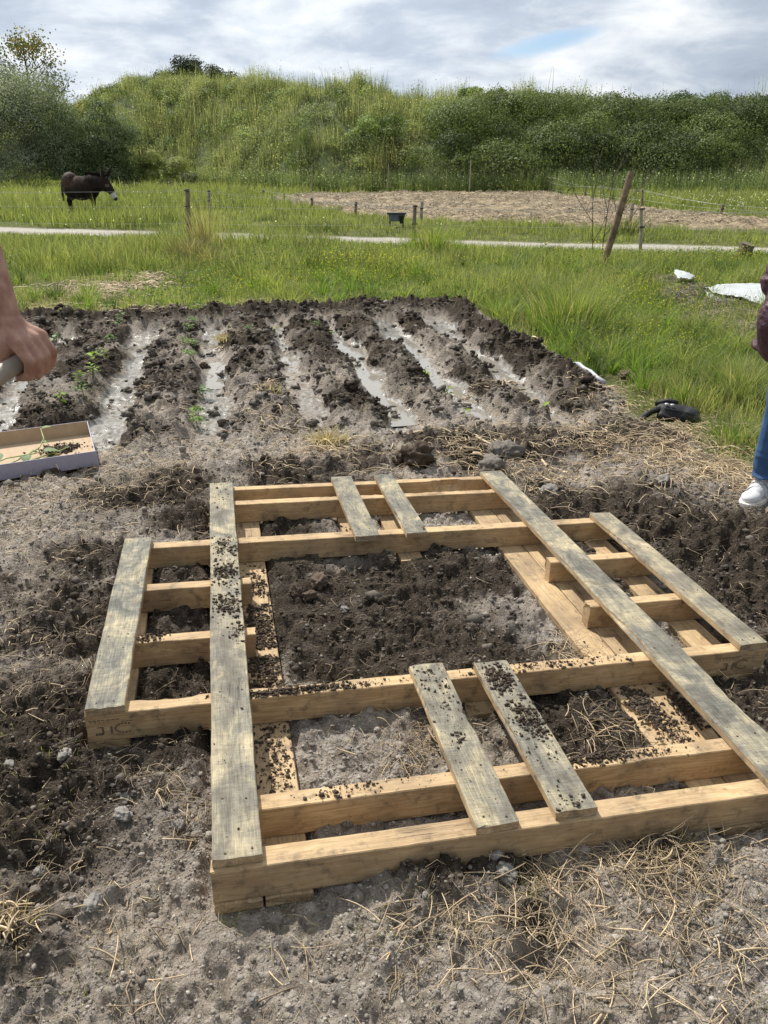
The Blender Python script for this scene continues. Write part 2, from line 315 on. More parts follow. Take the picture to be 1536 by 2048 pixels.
def terrain(x, y):
    x = np.asarray(x, float); y = np.asarray(y, float)
    s = x * .979 + y * .2045; t = -x * .2045 + y * .979
    j = fbm(x, y, 1.6, 4, 1) * .35
    soil = sm(.06, -.06, t - 9.0 + j * .5 + .10 * np.clip(s - 0, -9, 9) * .6 - .0)            # far edge
    right = sm(.12, -.12, s - 2.72 + j * .7)
    nearopen = sm(.15, -.15, t - 3.05 + j * .6 + (s - 2.7) * .12)
    soil = soil * np.maximum(right, nearopen)
    # plot window
    wf = sm(4.15, 4.75, t + fbm(x, y, 2, 2, 3) * .35) * sm(8.25, 7.85, t) * sm(-2.3, -1.95, s) * sm(2.62, 2.48, s)
    wob = fbm(x, y, 1.5, 3, 5) * .08
    d = np.min([np.abs(s + wob - f) for f in FUR], axis=0)
    fl = sm(.035, .18, d + .10 * fbm(x, y, 4, 4, 2) + .08 * fbm(x, y, 1.4, 2, 7) - .022)                # 0 floor .. 1 ridge
    lump = billow(x, y, 3.4, 5, 2); lump2 = billow(x, y, 9, 4, 4); w1 = worley(x, y, 11, 1); w2 = worley(x, y, 26, 3)
    clods = np.clip(.55 - w1, 0, 1) * .09 + np.clip(.5 - w2, 0, 1) * .04
    z = fbm(x, y, .35, 3, 6) * .03 * sm(10, 14, y)
    lump3 = billow(x, y, 24, 3, 1)
    ridge = wf * (fl * (.040 + .05 * lump + .034 * lump2 + .014 * lump3 + clods * .7) - (1 - fl) * (.035 + .013 * fbm(x, y, 3, 4, 3) - .03 * np.clip(lump2 - .45, 0, 1) - .03 * np.clip(.3 - w2, 0, 1)))
    # banks round the plot
    bank = np.exp(-((t - 8.5) / .40) ** 2) * sm(-2.6, -1.8, s) * sm(3.0, 2.5, s) * (.075 + .085 * lump + .022 * lump2 + .006 * lump3 + clods * .35)
    bank2 = np.exp(-((s - 2.55) / .16) ** 2) * sm(4.6, 5.2, t) * sm(8.6, 8.1, t) * (.07 + .055 * lump + .022 * lump2 + .006 * lump3 + clods * .4)
    bank3 = np.exp(-((s + 2.15) / .2) ** 2) * sm(5.0, 5.6, t) * sm(8.8, 8.1, t) * (.05 + .06 * lump + clods)
    rough = soil * (1 - wf) * (.009 * lump3 + .026 * lump + .021 * lump2 + .010 * fbm(x, y, 22, 4, 1) + clods * .35)
    dark = np.zeros_like(x)
    jx = x + .06 * fbm(x, y, 6, 3, 2); jy = y + .06 * fbm(x, y, 6, 3, 5)
    for bx, by, r, k in DB: dark = np.maximum(dark, k * np.exp(-((jx - bx) ** 2 + (jy - by) ** 2) / (r * r)))
    tp = soil * (1 - wf) * sm(1.5, 2.2, y) * sm(5.0, 4.4, t)
    dark = np.maximum(dark, .70 * tp * sm(.06, .42, fbm(x, y, 1.5, 4, 3) + .12))
    uu, vv = pal_uv(x, y); dark = np.maximum(dark, .85 * sm(-.1, .15, np.minimum(np.minimum(uu - .2, 1.3 - uu), np.minimum(vv - .66, 1.6 - vv))) * sm(-.12, .22, fbm(x, y, 2.6, 4, 6)))
    dk0 = dark * soil * (1 - wf)
    heap = dk0 * (.002 + .018 * lump + .016 * lump2 + .010 * lump3 + clods * .5)
    z = z + ridge + bank + bank2 + bank3 + rough + heap
    # follow the underside of the pallet so that it rests on the soil
    u, v = pal_uv(x, y); out = np.maximum(np.maximum(-.36 - u, u - 1.85), np.maximum(-.02 - v, v - 2.35))
    inn = sm(.7, .0, out); zb = pal_bottom(x, y)
    z = z + inn * (zb - .004)
    inside = sm(.10, 0, out)
    # keep soil below boards
    foot = np.zeros_like(x)
    for (u0, u1, v0, v1) in LOWP:
        foot = np.maximum(foot, sm(-.035, .0, np.minimum(np.minimum(u - u0, u1 - u), np.minimum(v - v0, v1 - v))))
    z = np.where(foot > 0, z * (1 - foot) + np.minimum(z, zb - .004) * foot, z)
    arms = ((u > -.01) & (u < 1.53) & (v > -.02) & (v < 2.36)) | ((v > .58) & (v < 1.74) & (u > -.36) & (u < 1.85))
    cap = zb + .055 + .0 * z
    z = np.where(arms, np.minimum(z, cap), z)
    hole = dk0 * np.where(arms & (foot < .5), 1, 0)
    z = z - hole * .012
    dark = dark * (1 - wf)
    crest = wf * sm(.10, .45, fl) * (.60 + .62 * fbm(x, y, 2.6, 4, 7)) + np.clip(bank * 7, 0, .95) + np.clip(bank2 * 6, 0, .9)
    dark = np.clip(np.maximum(dark, crest), 0, 1) + .12 * fbm(x, y, 7, 4, 2)
    lowsoil = sm(-.05, .02, -(z - 0)) * 0
    mud = wf * sm(.46, .16, fl + .42 * lump2 - .05) * sm(4.4, 4.9, t + .3 * fbm(x, y, 3, 2, 1)) * (.72 + .5 * fbm(x, y, 1.3, 3, 3))
    z = np.where(inpoly(x, y, TRAYP), np.minimum(z, .012), z)
    # ploughed field, path
    px_, py_ = x + .5 * fbm(x, y, .6, 3, 3), y + 1.0 * fbm(x, y, .5, 3, 4)
    plough = inpoly(px_, py_, POLYP).astype(float)
    z = z + plough * (.05 + .12 * billow(x * .7, y * 1.5, 1.3, 5, 6) + .04 * fbm(x, y, 4, 3, 2))
    pd = pathd(x, y) + .25 * fbm(x, y, .9, 3, 2)
    gravel = sm(.95, .75, pd) * (y > 10)
    z = z + np.where(y > 10, -.05 * sm(1.3, .8, pd), 0)
    # spoil mound beside the plastic sheet
    m1 = np.zeros_like(x)
    for (qx, qy, rr, hh) in MOUND:
        m1 = m1 + hh * np.exp(-((x - qx) ** 2 + (y - qy) ** 2) / rr ** 2) * (.8 + .5 * lump)
    z = z + m1; moundm = sm(.03, .07, m1 + .04 * lump2) * .62; z = z + moundm * .02 * lump2
    veg = (1 - np.clip(soil + 0, 0, 1)) * (1 - plough) * (1 - gravel) * (1 - moundm)
    dark = np.where(moundm > .3, .28, dark)
    dark = np.clip(dark, 0, 1)
    return z, dict(dark=dark, mud=mud, veg=veg, plough=plough, gravel=gravel), soil
# lower planks (u0,u1,v0,v1)
LOWP = [(-.002, .108, -.02, 2.335), (.113, .222, -.02, 2.335), (1.274, 1.386, -.02, 2.335), (1.390, 1.497, -.02, 2.335),
        (-.345, -.236, .592, 1.73), (1.690, 1.808, .592, 1.73), (.600, .700, 1.70, 2.335), (.803, .905, 1.60, 2.335),
        (.775, .872, .535, .70)]
BAGP = (at(1350, 836).x, at(1350, 836).y)
TRAYP = [(-1.55, 4.06), (-1.60, 4.04), (-2.5, 3.60), (-2.72, 4.15), (-1.93, 4.75), (-1.75, 4.72)]
MOUND = [(at(a, b).x, at(a, b).y, r, h) for a, b, r, h in [(1330, 572, .30, .08), (1385, 590, .26, .08), (1440, 622, .28, .08), (1480, 645, .3, .09), (1360, 600, .25, .06), (1420, 650, .25, .05), (1500, 675, .3, .08), (1540, 690, .3, .08)]]

nx = 1250
ys = [.25]
while ys[-1] < 2500:
    y_ = ys[-1]; ys.append(y_ + (.0045 * y_ + .0022 if y_ < 10.5 else .0075 * y_ if y_ < 62 else .05 * y_))
ys = np.array([-3, -1.5, -.6, -.2, 0, .1, .18] + ys); us = np.linspace(-1, 1, nx)
us = np.sign(us) * (np.abs(us) * .8 + .2 * np.abs(us) ** 3)
Yg, Ug = np.meshgrid(ys, us, indexing='ij'); Xg = Ug * (2.0 + .95 * np.maximum(Yg, 0)) 
Zg, att, soilm = terrain(Xg.ravel(), Yg.ravel())
ny = len(ys); idx = np.arange(ny * nx).reshape(ny, nx)
Fg = np.stack([idx[:-1, :-1], idx[:-1, 1:], idx[1:, 1:], idx[1:, :-1]], -1).reshape(-1, 4)
me = npmesh('ground', np.stack([Xg.ravel(), Yg.ravel(), Zg], 1), Fg, attrs=att)
M['ground'] = ground_mat()
tag(link('ground', me, M['ground'], smooth=True), kind='structure')
print('ground', len(Fg))
def hz(x, y): return float(terrain(np.array([x]), np.array([y]))[0][0])

# water standing in the furrows: a level sheet in each, the mud decides its outline
wm, t, p = newmat('muddy_water')
p.inputs['Base Color'].default_value = (.26, .24, .205, 1); p.inputs['Roughness'].default_value = .06; p.inputs['Specular IOR Level'].default_value = .9
c = N(t, 'ShaderNodeTexCoord'); n = N(t, 'ShaderNodeTexNoise', i_Scale=26, i_Detail=3); t.links.new(c.outputs['Object'], n.inputs[0])
b = N(t, 'ShaderNodeBump', i_Strength=.12, i_Distance=.004); t.links.new(n.outputs[0], b.inputs['Height']); t.links.new(b.outputs[0], p.inputs['Normal'])
V = []; F = []
for f, t0, t1, lv in ((-1.55, 6.2, 7.9, -.0345), (-.76, 5.4, 7.8, -.0375), (-.11, 5.9, 7.8, -.0320), (.55, 5.4, 7.6, -.0345), (1.11, 4.7, 7.45, -.0250), (1.67, 4.6, 7.5, -.0270), (2.18, 5.4, 7.4, -.0265), (2.18, 4.5, 5.2, -.0290)):
    k = len(V)
    for (ss, tt) in ((f - .26, t0), (f + .26, t0), (f + .26, t1), (f - .26, t1)):
        V.append((ss * .979 - tt * .2045, ss * .2045 + tt * .979, lv))
    F.append((k, k + 1, k + 2, k + 3))
tag(link('puddle_water', npmesh('puddle_water', V, F), wm), kind='structure')

# ------------------------------------------------------------ boards
def board(name, Lx, W, T, mat, parent, seed, loc, along_v=True, wane=.0016, chips=(), nseg=70):
    r = np.random.default_rng(seed); rad = .0022
    pts = []
    def seg(a, b, n):
        for i in range(n): pts.append((a[0] + (b[0] - a[0]) * i / n, a[1] + (b[1] - a[1]) * i / n))
    hw, ht = W / 2, T / 2
    q = rad
    cor = [(-hw + q, -ht), (hw - q, -ht), (hw, -ht + q), (hw, ht - q), (hw - q, ht), (-hw + q, ht), (-hw, ht - q), (-hw, -ht + q)]
    nn = [5, 1, 3, 1, 5, 1, 3, 1]
    for i in range(8): seg(cor[i], cor[(i + 1) % 8], nn[i])
    pts = np.array(pts); n = len(pts); xs = np.linspace(-Lx / 2, Lx / 2, nseg + 1)
    V = np.zeros((nseg + 1, n, 3)); s0 = seed % 7
    for i, x in enumerate(xs):
        yy = pts[:, 0].copy(); z2 = pts[:, 1].copy()
        sgn = np.sign(yy) * (np.abs(yy) / hw)
        ey = np.where(yy > 0, vn(x * 6 + seed, .5, s0) + .4 * vn(x * 40 + seed, 1.5, s0), vn(x * 6 + seed, 3.5, s0) + .4 * vn(x * 40 + seed, 4.5, s0))
        yy += wane * ey * np.abs(sgn); z2 += .0006 * vn(x * 30, yy * 60 + seed, s0) * np.sign(z2) * (np.abs(z2) > ht * .9)
        for (c0, c1, side, dep) in chips:
            if c0 < x < c1:
                e = math.sin(math.pi * (x - c0) / (c1 - c0)) ** .5; e *= .65 + .5 * float(vn(x * 90 + seed, 7, s0))
                m_ = (np.sign(yy) == side) & (np.abs(yy) > hw * .3)
                m2 = m_ & (z2 > -ht * .2)
                yy = np.where(m2, yy - side * dep * e * np.abs(sgn), yy); z2 = np.where(m2 & (np.abs(yy) > hw * .6), z2 - dep * .25 * e, z2)
        V[i, :, 0] = x; V[i, :, 1] = yy; V[i, :, 2] = z2
    V[0, :, 0] += .002 * r.standard_normal(n); V[-1, :, 0] += .002 * r.standard_normal(n)
    bm = bmesh.new(); vs = [[bm.verts.new(V[i, j]) for j in range(n)] for i in range(nseg + 1)]
    for i in range(nseg):
        for j in range(n):
            bm.faces.new((vs[i][j], vs[i + 1][j], vs[i + 1][(j + 1) % n], vs[i][(j + 1) % n]))
    bm.faces.new(vs[0]); bm.faces.new(list(reversed(vs[-1])))
    bmesh.ops.recalc_face_normals(bm, faces=bm.faces)
    me = bpy.data.meshes.new(name); bm.to_mesh(me); bm.free()
    o = link(name, me, mat, parent); o.location = loc; o.rotation_euler = (0, 0, math.pi / 2 if along_v else 0)
    return o
PAL = empty('wooden_pallet', label='large cross-shaped pallet of weathered planks nailed on pale joists, lying on the dug soil', cat='pallet')
PAL.location = PLOC; PAL.rotation_euler = PROT
VJ = dict(F=(-.014, .043), E=(.155, .205), D=(.594, .646), S1=(.950, .998), S2=(1.312, 1.362), C=(1.675, 1.731), B=(2.135, 2.16), A=(2.291, 2.338))
def plank(u0, u1, v0, v1, seed, chips=(), label=None, nails=(), sag=0):
    wd = u1 - u0; o = board('top_plank', v1 - v0, wd, TT, M['plank'], PAL, seed, ((u0 + u1) / 2, (v0 + v1) / 2, -TT / 2), True, .0017, chips)
    if label: o['label'] = label
    for jn in nails:
        a, b = VJ[jn]
        for du in (-.28, .25):
            k = o.copy(); k = bpy.data.objects.new('nail', NAIL); C.objects.link(k); k.parent = o
            k.location = ((a + b) / 2 - (v0 + v1) / 2 + random.uniform(-.008, .008), -du * wd + random.uniform(-.008, .008), TT / 2 + .0004)
    return o
bm = bmesh.new(); bmesh.ops.create_cone(bm, cap_ends=True, segments=10, radius1=.0031, radius2=.0026, depth=.0018)
NAIL = bpy.data.meshes.new('nail'); bm.to_mesh(NAIL); bm.free(); M['nail'] = simple('rusty_nail', (.05, .035, .028), .6, .3, 60, .2, 90, .5); NAIL.materials.append(M['nail'])
plank(0, .110, -.004, 2.337, 11, nails='FEDCBA')
plank(-.345, -.237, .590, 1.733, 12, nails=['D', 'S1', 'S2', 'C'])
plank(1.398, 1.518, -.075, 2.342, 13, nails='FEDCBA', chips=((-.55, -.25, 1, .016), (.05, .2, 1, .008), (-.95, -.7, -1, .012)))
plank(1.730, 1.833, .596, 1.726, 14, nails=['D', 'S1', 'S2', 'C'], chips=((.12, .4, 1, .008),))
plank(.603, .708, 1.622, 2.355, 15, nails='CBA'); plank(.828, .926, 1.626, 2.358, 16, nails='CBA', chips=((-.37, -.3, -1, .02), (-.3, -.1, 1, .008)))
plank(.604, .711, -.011, .653, 17, nails='FED', chips=((.0, .12, -1, .012), (.1, .3, 1, .006))); plank(.809, .918, -.003, .634, 18, nails='FED', chips=((-.1, .1, 1, .007),))
def joist(u0, u1, v, seed, chips=(), name='joist', label=None, W=None):
    a, b = VJ[v]
    o = board(name, u1 - u0, b - a, HH, M['joist'], PAL, seed, ((u0 + u1) / 2, (a + b) / 2, -TT - HH / 2 - .0004), False, .0014, chips, nseg=90)
    if label: o['label'] = label
    return o
jF = joist(-.001, 1.53, 'F', 31); joist(.002, 1.515, 'E', 32, chips=((.35, .5, -1, .006),)); jD = joist(-.347, 1.835, 'D', 33, chips=((-.93, -.78, 1, .02), (-.6, -.35, 1, .006)))
joist(-.343, 1.832, 'C', 34)
VJ['B'] = (2.10, 2.152)
joist(.003, 1.512, 'B', 35, chips=((-.25, .7, 1, .014),), label='splintered reddish joist'); joist(.004, 1.515, 'A', 36, chips=((.35, .55, -1, .03),))
joist(-.34, .147, 'S1', 37, chips=((-.2, .0, -1, .006),), name='short_joist'); joist(-.342, .150, 'S2', 38, name='short_joist')
joist(1.360, 1.831, 'S1', 39, name='short_joist'); joist(1.362, 1.829, 'S2', 40, name='short_joist')
for i, (u0, u1, v0, v1) in enumerate(LOWP):
    ch = ()
    if i == 2: ch = ((-.95, -.66, 1, .06),)
    if i == 3: ch = ((-1.0, -.75, -1, .02),)
    if i == 8: ch = ((-.09, -.03, 1, .04), (-.085, -.05, -1, .03))
    if i == 1: ch = ((.0, .25, -1, .012), (-.55, -.4, -1, .007))
    board('bottom_plank', v1 - v0, u1 - u0, TT, M['lowplank'], PAL, 50 + i, ((u0 + u1) / 2, (v0 + v1) / 2, -TT - HH - TT / 2 - .0012), True, .0016, ch)
# faint printed marks, upside down, near both ends of the long joist
M['ink'] = simple('faded_ink', (.20, .155, .10), .85, .5, 60, 0, 60)
def stencil(parent, x0, flip=1):
    bm = bmesh.new()
    def bar(x, z, a, b):
        bmesh.ops.create_cube(bm, size=1, matrix=Matrix.Translation((x, 0, z)) @ Matrix.Diagonal((a, .0006, b, 1)))
    for i in range(5): bar(.012 + i * .0115, .026, .008, .0035); bar(.014 + i * .0115, .019, .003, .004)
    for i in range(3): bar(.062 + i * .012, .026, .009, .003)
    bar(.036, .002, .016, .0035); bar(.044, -.010, .0055, .026); bar(.033, -.021, .020, .007)          # ⅃-like letter
    bar(.067, -.010, .0065, .027)                                                                     # I
    for k in range(12):
        a = math.pi * (.35 + 1.3 * k / 11); bar(.104 + .026 * math.cos(a), -.006 + .016 * math.sin(a), .0065, .0055)
    bar(.112, .017, .028, .003)
    me = bpy.data.meshes.new('stencil_mark'); bm.to_mesh(me); bm.free()
    o = link('stencil_mark', me, M['ink'], parent); o.location = (x0, -.0275, 0); return o
stencil(jD, -1.091 + .0); stencil(jD, .905)

# ------------------------------------------------------------ soil crumbs, clods
def ico(sub):
    bm = bmesh.new(); bmesh.ops.create_icosphere(bm, subdivisions=sub, radius=1); V = np.array([v.co for v in bm.verts]); F = np.array([[v.index for v in f.verts] for f in bm.faces]); bm.free(); return V, F
IV, IF = ico(2); IV1, IF1 = ico(1)
def lumps(P, Rr, col, base=(IV, IF), flat=.75, amp=.3, colvar=.2):
    """one mesh of many irregular lumps"""
    BV, BF = base; n = len(P); nv = len(BV)
    tmpl = []
    for k in range(10):
        q = BV * 2.1 + k * 5.3
        d = 1 + amp * (vn(q[:, 0], q[:, 1] + q[:, 2] * 1.3, k) + .6 * vn(q[:, 1] * 2.2, q[:, 2] * 2.2 + q[:, 0], k + 2)) + amp * rng.normal(0, .42, len(BV))
        tmpl.append(BV * d[:, None])
    tmpl = np.array(tmpl)[rng.integers(0, 10, n)]
    a = rng.random(n) * 6.283; b_ = rng.normal(0, .5, n); ca, sa, cb, sb = np.cos(a), np.sin(a), np.cos(b_), np.sin(b_)
    x = tmpl[:, :, 0] * ca[:, None] - tmpl[:, :, 1] * sa[:, None]; y = tmpl[:, :, 0] * sa[:, None] + tmpl[:, :, 1] * ca[:, None]; z = tmpl[:, :, 2]
    y, z = y * cb[:, None] - z * sb[:, None], y * sb[:, None] + z * cb[:, None]
    st = rng.uniform(.8, 1.35, (n, 1)); V = np.stack([x * st, y, z * flat], -1) * Rr[:, None, None] + P[:, None, :]
    F = (BF[None] + (np.arange(n) * nv)[:, None, None]).reshape(-1, 3)
    cc = np.repeat(col * (1 + colvar * rng.standard_normal((n, 1))), nv, 0)
    return V.reshape(-1, 3), F, np.clip(cc, .01, .9)
DARKC = np.array([.058, .045, .034]); DRYC = np.array([.31, .28, .245])
def scatter(n, ymin, ymax, pw_=-.8, fx=.62, ex=.6):
    u = rng.random(n); a = pw_ + 1
    y = (ymin ** a + u * (ymax ** a - ymin ** a)) ** (1 / a) if abs(a) > 1e-6 else ymin * (ymax / ymin) ** u
    x = (rng.random(n) * 2 - 1) * (fx * y + ex); return x, y
# loose crumbs over all bare soil
x, y = scatter(62000, .55, 9.3, -.9); z, at_, so_ = terrain(x, y)
keep = (so_ > .5) & (at_['mud'] < .3); x, y, z, dk = x[keep], y[keep], z[keep], at_['dark'][keep]
cl_ = fbm(x, y, 2.5, 3, 3); keep = cl_ + rng.random(len(x)) * .9 > .25; x, y, z, dk = x[keep], y[keep], z[keep], dk[keep]
rr = (.0013 + .0008 * y) * np.exp(rng.normal(0, .55, len(x))) + .0006
rr = np.minimum(rr, .03); keep = ~inpoly(x, y, TRAYP); x, y, z, dk, rr = x[keep], y[keep], z[keep], dk[keep], rr[keep]
u, v = pal_uv(x, y, z)
ondeck = np.zeros(len(x), bool)
for q in LOWP: ondeck |= (u > q[0] - .01) & (u < q[1] + .01) & (v > q[2]) & (v < q[3])
keep = ~ondeck; x, y, z, dk, rr = x[keep], y[keep], z[keep], dk[keep], rr[keep]
dkk = np.clip(dk + rng.normal(0, .22, len(dk)), 0, 1)[:, None]; dkk = dkk * dkk * (3 - 2 * dkk)
V, F, cc = lumps(np.stack([x, y, z + rr * .25], 1), rr, DRYC * (1 - dkk) + DARKC * dkk, (IV1, IF1))
tag(link('soil_crumbs', npmesh('soil_crumbs', V, F, cc), M['clod']), kind='stuff')
x, y = scatter(60000, .5, 3.6, -.9); z, at_, so_ = terrain(x, y); u, v = pal_uv(x, y, z); keep = (so_ > .5) & (fbm(x, y, 4, 3, 5) + rng.random(len(x)) > .35)
for q in LOWP: keep &= ~((u > q[0] - .01) & (u < q[1] + .01) & (v > q[2]) & (v < q[3]))
x, y, z, dk = x[keep], y[keep], z[keep], at_['dark'][keep]; rr = (.0009 + .0006 * y) * np.exp(rng.normal(0, .5, len(x))); dkk = np.clip(dk + rng.normal(0, .25, len(dk)), 0, 1)[:, None]
OV = np.array([(1, 0, 0), (-1, 0, 0), (0, 1, 0), (0, -1, 0), (0, 0, 1), (0, 0, -1)], float); OF = np.array([(0, 2, 4), (2, 1, 4), (1, 3, 4), (3, 0, 4), (2, 0, 5), (1, 2, 5), (3, 1, 5), (0, 3, 5)])
V, F, cc = lumps(np.stack([x, y, z + rr * .3], 1), rr, DRYC * (1 - dkk) + DARKC * dkk, (OV, OF), .8, .5, .3); tag(link('soil_grit', npmesh('soil_grit', V, F, cc), M['clod']), kind='stuff')
# bigger clods in the heaps, along the ridges and around the pallet
x, y = scatter(15000, .8, 9.3, -.4); z, at_, so_ = terrain(x, y)
s = x * .979 + y * .2045; t = -x * .2045 + y * .979
inplot = (t > 4.5) & (t < 9) & (s > -2.3) & (s < 2.75)
pr = np.where(inplot, .95 * np.clip(at_['dark'] + .1, 0, 1), .16 * at_['dark'] + .02)
pr = np.where(inplot & (at_['mud'] > .15), .16, pr); keep = (so_ > .5) & (rng.random(len(x)) < pr)
u, v = pal_uv(x, y, z)
for q in LOWP: keep &= ~((u > q[0] - .03) & (u < q[1] + .03) & (v > q[2] - .03) & (v < q[3] + .03))
x, y, z, dk, ip = x[keep], y[keep], z[keep], at_['dark'][keep], inplot[keep]
keep = ~inpoly(x, y, TRAYP); x, y, z, dk, ip = x[keep], y[keep], z[keep], dk[keep], ip[keep]
rr = np.where(ip, .022, .0085) * np.exp(rng.normal(0, .5, len(x))); rr = np.minimum(rr, .055)
nc = 9; k = np.repeat(np.arange(len(x)), nc); d = rng.normal(0, 1, (len(k), 3)); d[:, 2] = np.abs(d[:, 2]) * .7; d /= np.linalg.norm(d, axis=1)[:, None]; d *= rng.uniform(.2, .95, (len(k), 1))
P = np.stack([x[k], y[k], z[k]], 1) + d * rr[k][:, None]; r2 = rr[k] * rng.uniform(.22, .58, len(k)); dk2 = np.clip(dk[k] + .1 + rng.normal(0, .2, len(k)), 0, 1)[:, None]
V, F, cc = lumps(P, r2, DRYC * .7 * (1 - dk2) + DARKC * dk2, (IV1, IF1), .85, .4)
tag(link('soil_clods', npmesh('soil_clods', V, F, cc), M['clod']), kind='stuff')
# crumbs lying on the boards
def crumbs(lst):
    P = []; Rr = []
    for (u0, v0, su, sv, n, lvl, r0) in lst:
        for _ in range(int(n * (1.5 if lvl == 0 else 2.4))):
            a, b = random.gauss(u0, su), random.gauss(v0, sv); r = min(.0062, r0 * .52 * math.exp(random.gauss(0, .65))); dens = math.exp(-((a - u0) / su) ** 2 / 2 - ((b - v0) / sv) ** 2 / 2)
            P.append((a, b, lvl, r, dens))
    return P
raw = crumbs([(.055, 1.36, .035, .05, 220, 0, .0045), (.06, 1.12, .036, .045, 200, 0, .0045), (.055, 1.6, .03, .05, 150, 0, .0038), (.09, .93, .02, .03, 60, 0, .0038), (.05, 1.9, .04, .2, 40, 0, .002), (.06, .4, .05, .25, 30, 0, .002), (.05, 2.15, .03, .1, 25, 0, .003),
    (.665, .58, .03, .04, 60, 0, .003), (.66, .42, .035, .08, 70, 0, .0026), (.65, .3, .012, .014, 10, 0, .006), (.66, .1, .04, .12, 20, 0, .002),
    (.86, .54, .025, .035, 230, 0, .0046), (.875, .34, .028, .045, 190, 0, .0052), (.90, .27, .01, .01, 3, 0, .011), (.86, .18, .035, .08, 40, 0, .0026), (.86, .03, .03, .02, 16, 0, .004),
    (.27, .615, .10, .010, 240, 1, .0042), (.15, .61, .03, .01, 60, 1, .004), (.5, .61, .12, .014, 24, 1, .003), (1.0, .62, .10, .014, 110, 1, .0028), (1.2, .62, .1, .014, 60, 1, .0022), (.32, .18, .06, .014, 40, 1, .003), (.5, .18, .1, .014, 14, 1, .0032), (1.0, .185, .06, .013, 160, 1, .0045), (1.15, .18, .06, .013, 50, 1, .003), (-.2, .98, .03, .012, 30, 1, .006), (.65, .98, .2, .01, 0, 1, .003),
    (1.33, .48, .02, .055, 300, 2, .0065), (1.36, .36, .04, .06, 100, 2, .004), (1.45, .46, .02, .05, 120, 2, .006), (.17, .85, .04, .14, 500, 2, .006), (.16, 1.15, .04, .12, 420, 2, .006), (.17, .45, .04, .1, 140, 2, .004), (.17, 1.45, .04, .08, 140, 2, .005), (.17, .3, .03, .08, 60, 2, .003), (.65, 1.9, .03, .1, 40, 2, .004), (1.33, .75, .03, .1, 18, 2, .003)])
TOPS = [(0, .110, 0, 2.337), (-.345, -.237, .59, 1.733), (1.398, 1.518, -.07, 2.342), (1.73, 1.833, .596, 1.726), (.603, .708, 1.622, 2.355), (.828, .926, 1.626, 2.358), (.604, .711, -.011, .653), (.809, .918, -.003, .634)]
def on(a, b, lst, m_=.0): return any(q[0] + m_ < a < q[1] - m_ and q[2] + m_ < b < q[3] - m_ for q in lst)
P = []; Rr = []
JV = [(-9, 9, a, b) for a, b in VJ.values()]
for a, b, lvl, r, dens in raw:
    if lvl == 0:
        if not on(a, b, TOPS, .002): continue
        h = 0
    elif lvl == 1:
        if on(a, b, TOPS) or not on(a, b, JV): continue
        h = -TT
    else:
        if on(a, b, JV) or not on(a, b, LOWP): continue
        h = -TT - HH
    lift = r * .35 + (random.random() * .012 * dens ** 2 if r0_ok else 0) if (r0_ok := r > .0015) else r * .4
    P.append(pw(a, b, h + lift)); Rr.append(r)
for _ in range(900):
    q = random.choice(TOPS); a, b = random.uniform(q[0], q[1]), random.uniform(q[2], q[3])
    P.append(pw(a, b, .0003)); Rr.append(.0006 + .0012 * random.random() ** 3)
P = np.array(P); Rr = np.array(Rr)
V, F, cc = lumps(P, Rr, DARKC * (1.1 + .9 * rng.random((len(P), 1)) ** 2), (IV1, IF1), .75, .6)
tag(link('board_soil', npmesh('board_soil', V, F, cc), M['clod']), kind='stuff')
print('soil done')

# ------------------------------------------------------------ strips: straw, grass, stems
def strips(P, H, Wd, az, bend, col, lev=3, lean=None, tipc=None, twist=None, taper=1.0):
    """blades rising from P: H heights, bend sideways distance along az, lev levels of pairs"""
    n = len(P); ts = np.linspace(0, 1, lev)
    ca, sa = np.cos(az), np.sin(az); tw = az + math.pi / 2 + (rng.normal(0, .9, n) if twist is None else twist)
    ct_, st2 = np.cos(tw), np.sin(tw)
    V = np.zeros((n, lev, 2, 3), np.float32); Cc = np.zeros((n, lev, 2, 3), np.float32)
    for k, tt in enumerate(ts):
        cx_ = P[:, 0] + ca * bend * tt ** 1.8; cy_ = P[:, 1] + sa * bend * tt ** 1.8; cz_ = P[:, 2] + H * (tt - .18 * tt * tt * np.minimum(1.5, bend / np.maximum(H, 1e-3)))
        wk = Wd * (1 - taper * tt ** 1.6 * .93) * .5
        for j, sgn in enumerate((-1, 1)):
            V[:, k, j, 0] = cx_ + sgn * ct_ * wk; V[:, k, j, 1] = cy_ + sgn * st2 * wk; V[:, k, j, 2] = cz_
        c_ = col if tipc is None else col * (1 - tt) + tipc * tt
        Cc[:, k, :, :] = c_[:, None, :]
    base = (np.arange(n) * lev * 2)[:, None, None]; q = np.array([[2 * k, 2 * k + 1, 2 * k + 3, 2 * k + 2] for k in range(lev - 1)])
    return V.reshape(-1, 3), (base + q[None]).reshape(-1, 4), Cc.reshape(-1, 3)
def leaves(P, size, col, flat=0.0, asp=.55):
    n = len(P); d = rng.normal(0, 1, (n, 3)); d[:, 2] *= (1 - flat); d /= np.linalg.norm(d, axis=1)[:, None] + 1e-9
    e = rng.normal(0, 1, (n, 3)); e -= (e * d).sum(1)[:, None] * d; e /= np.linalg.norm(e, axis=1)[:, None] + 1e-9
    s_ = size[:, None]; V = np.stack([P - d * s_ * .5, P + e * s_ * asp * .5, P + d * s_ * .5, P - e * s_ * asp * .5], 1)
    F = (np.arange(n) * 4)[:, None] + np.array([0, 1, 2, 3]); return V.reshape(-1, 3), F, np.repeat(col, 4, 0)
def join(parts):
    V = []; F = []; Cc = []; o = 0
    for v, f, c in parts: V.append(v); F.append(f + o); Cc.append(c); o += len(v)
    return np.concatenate(V), np.concatenate(F), np.concatenate(Cc)
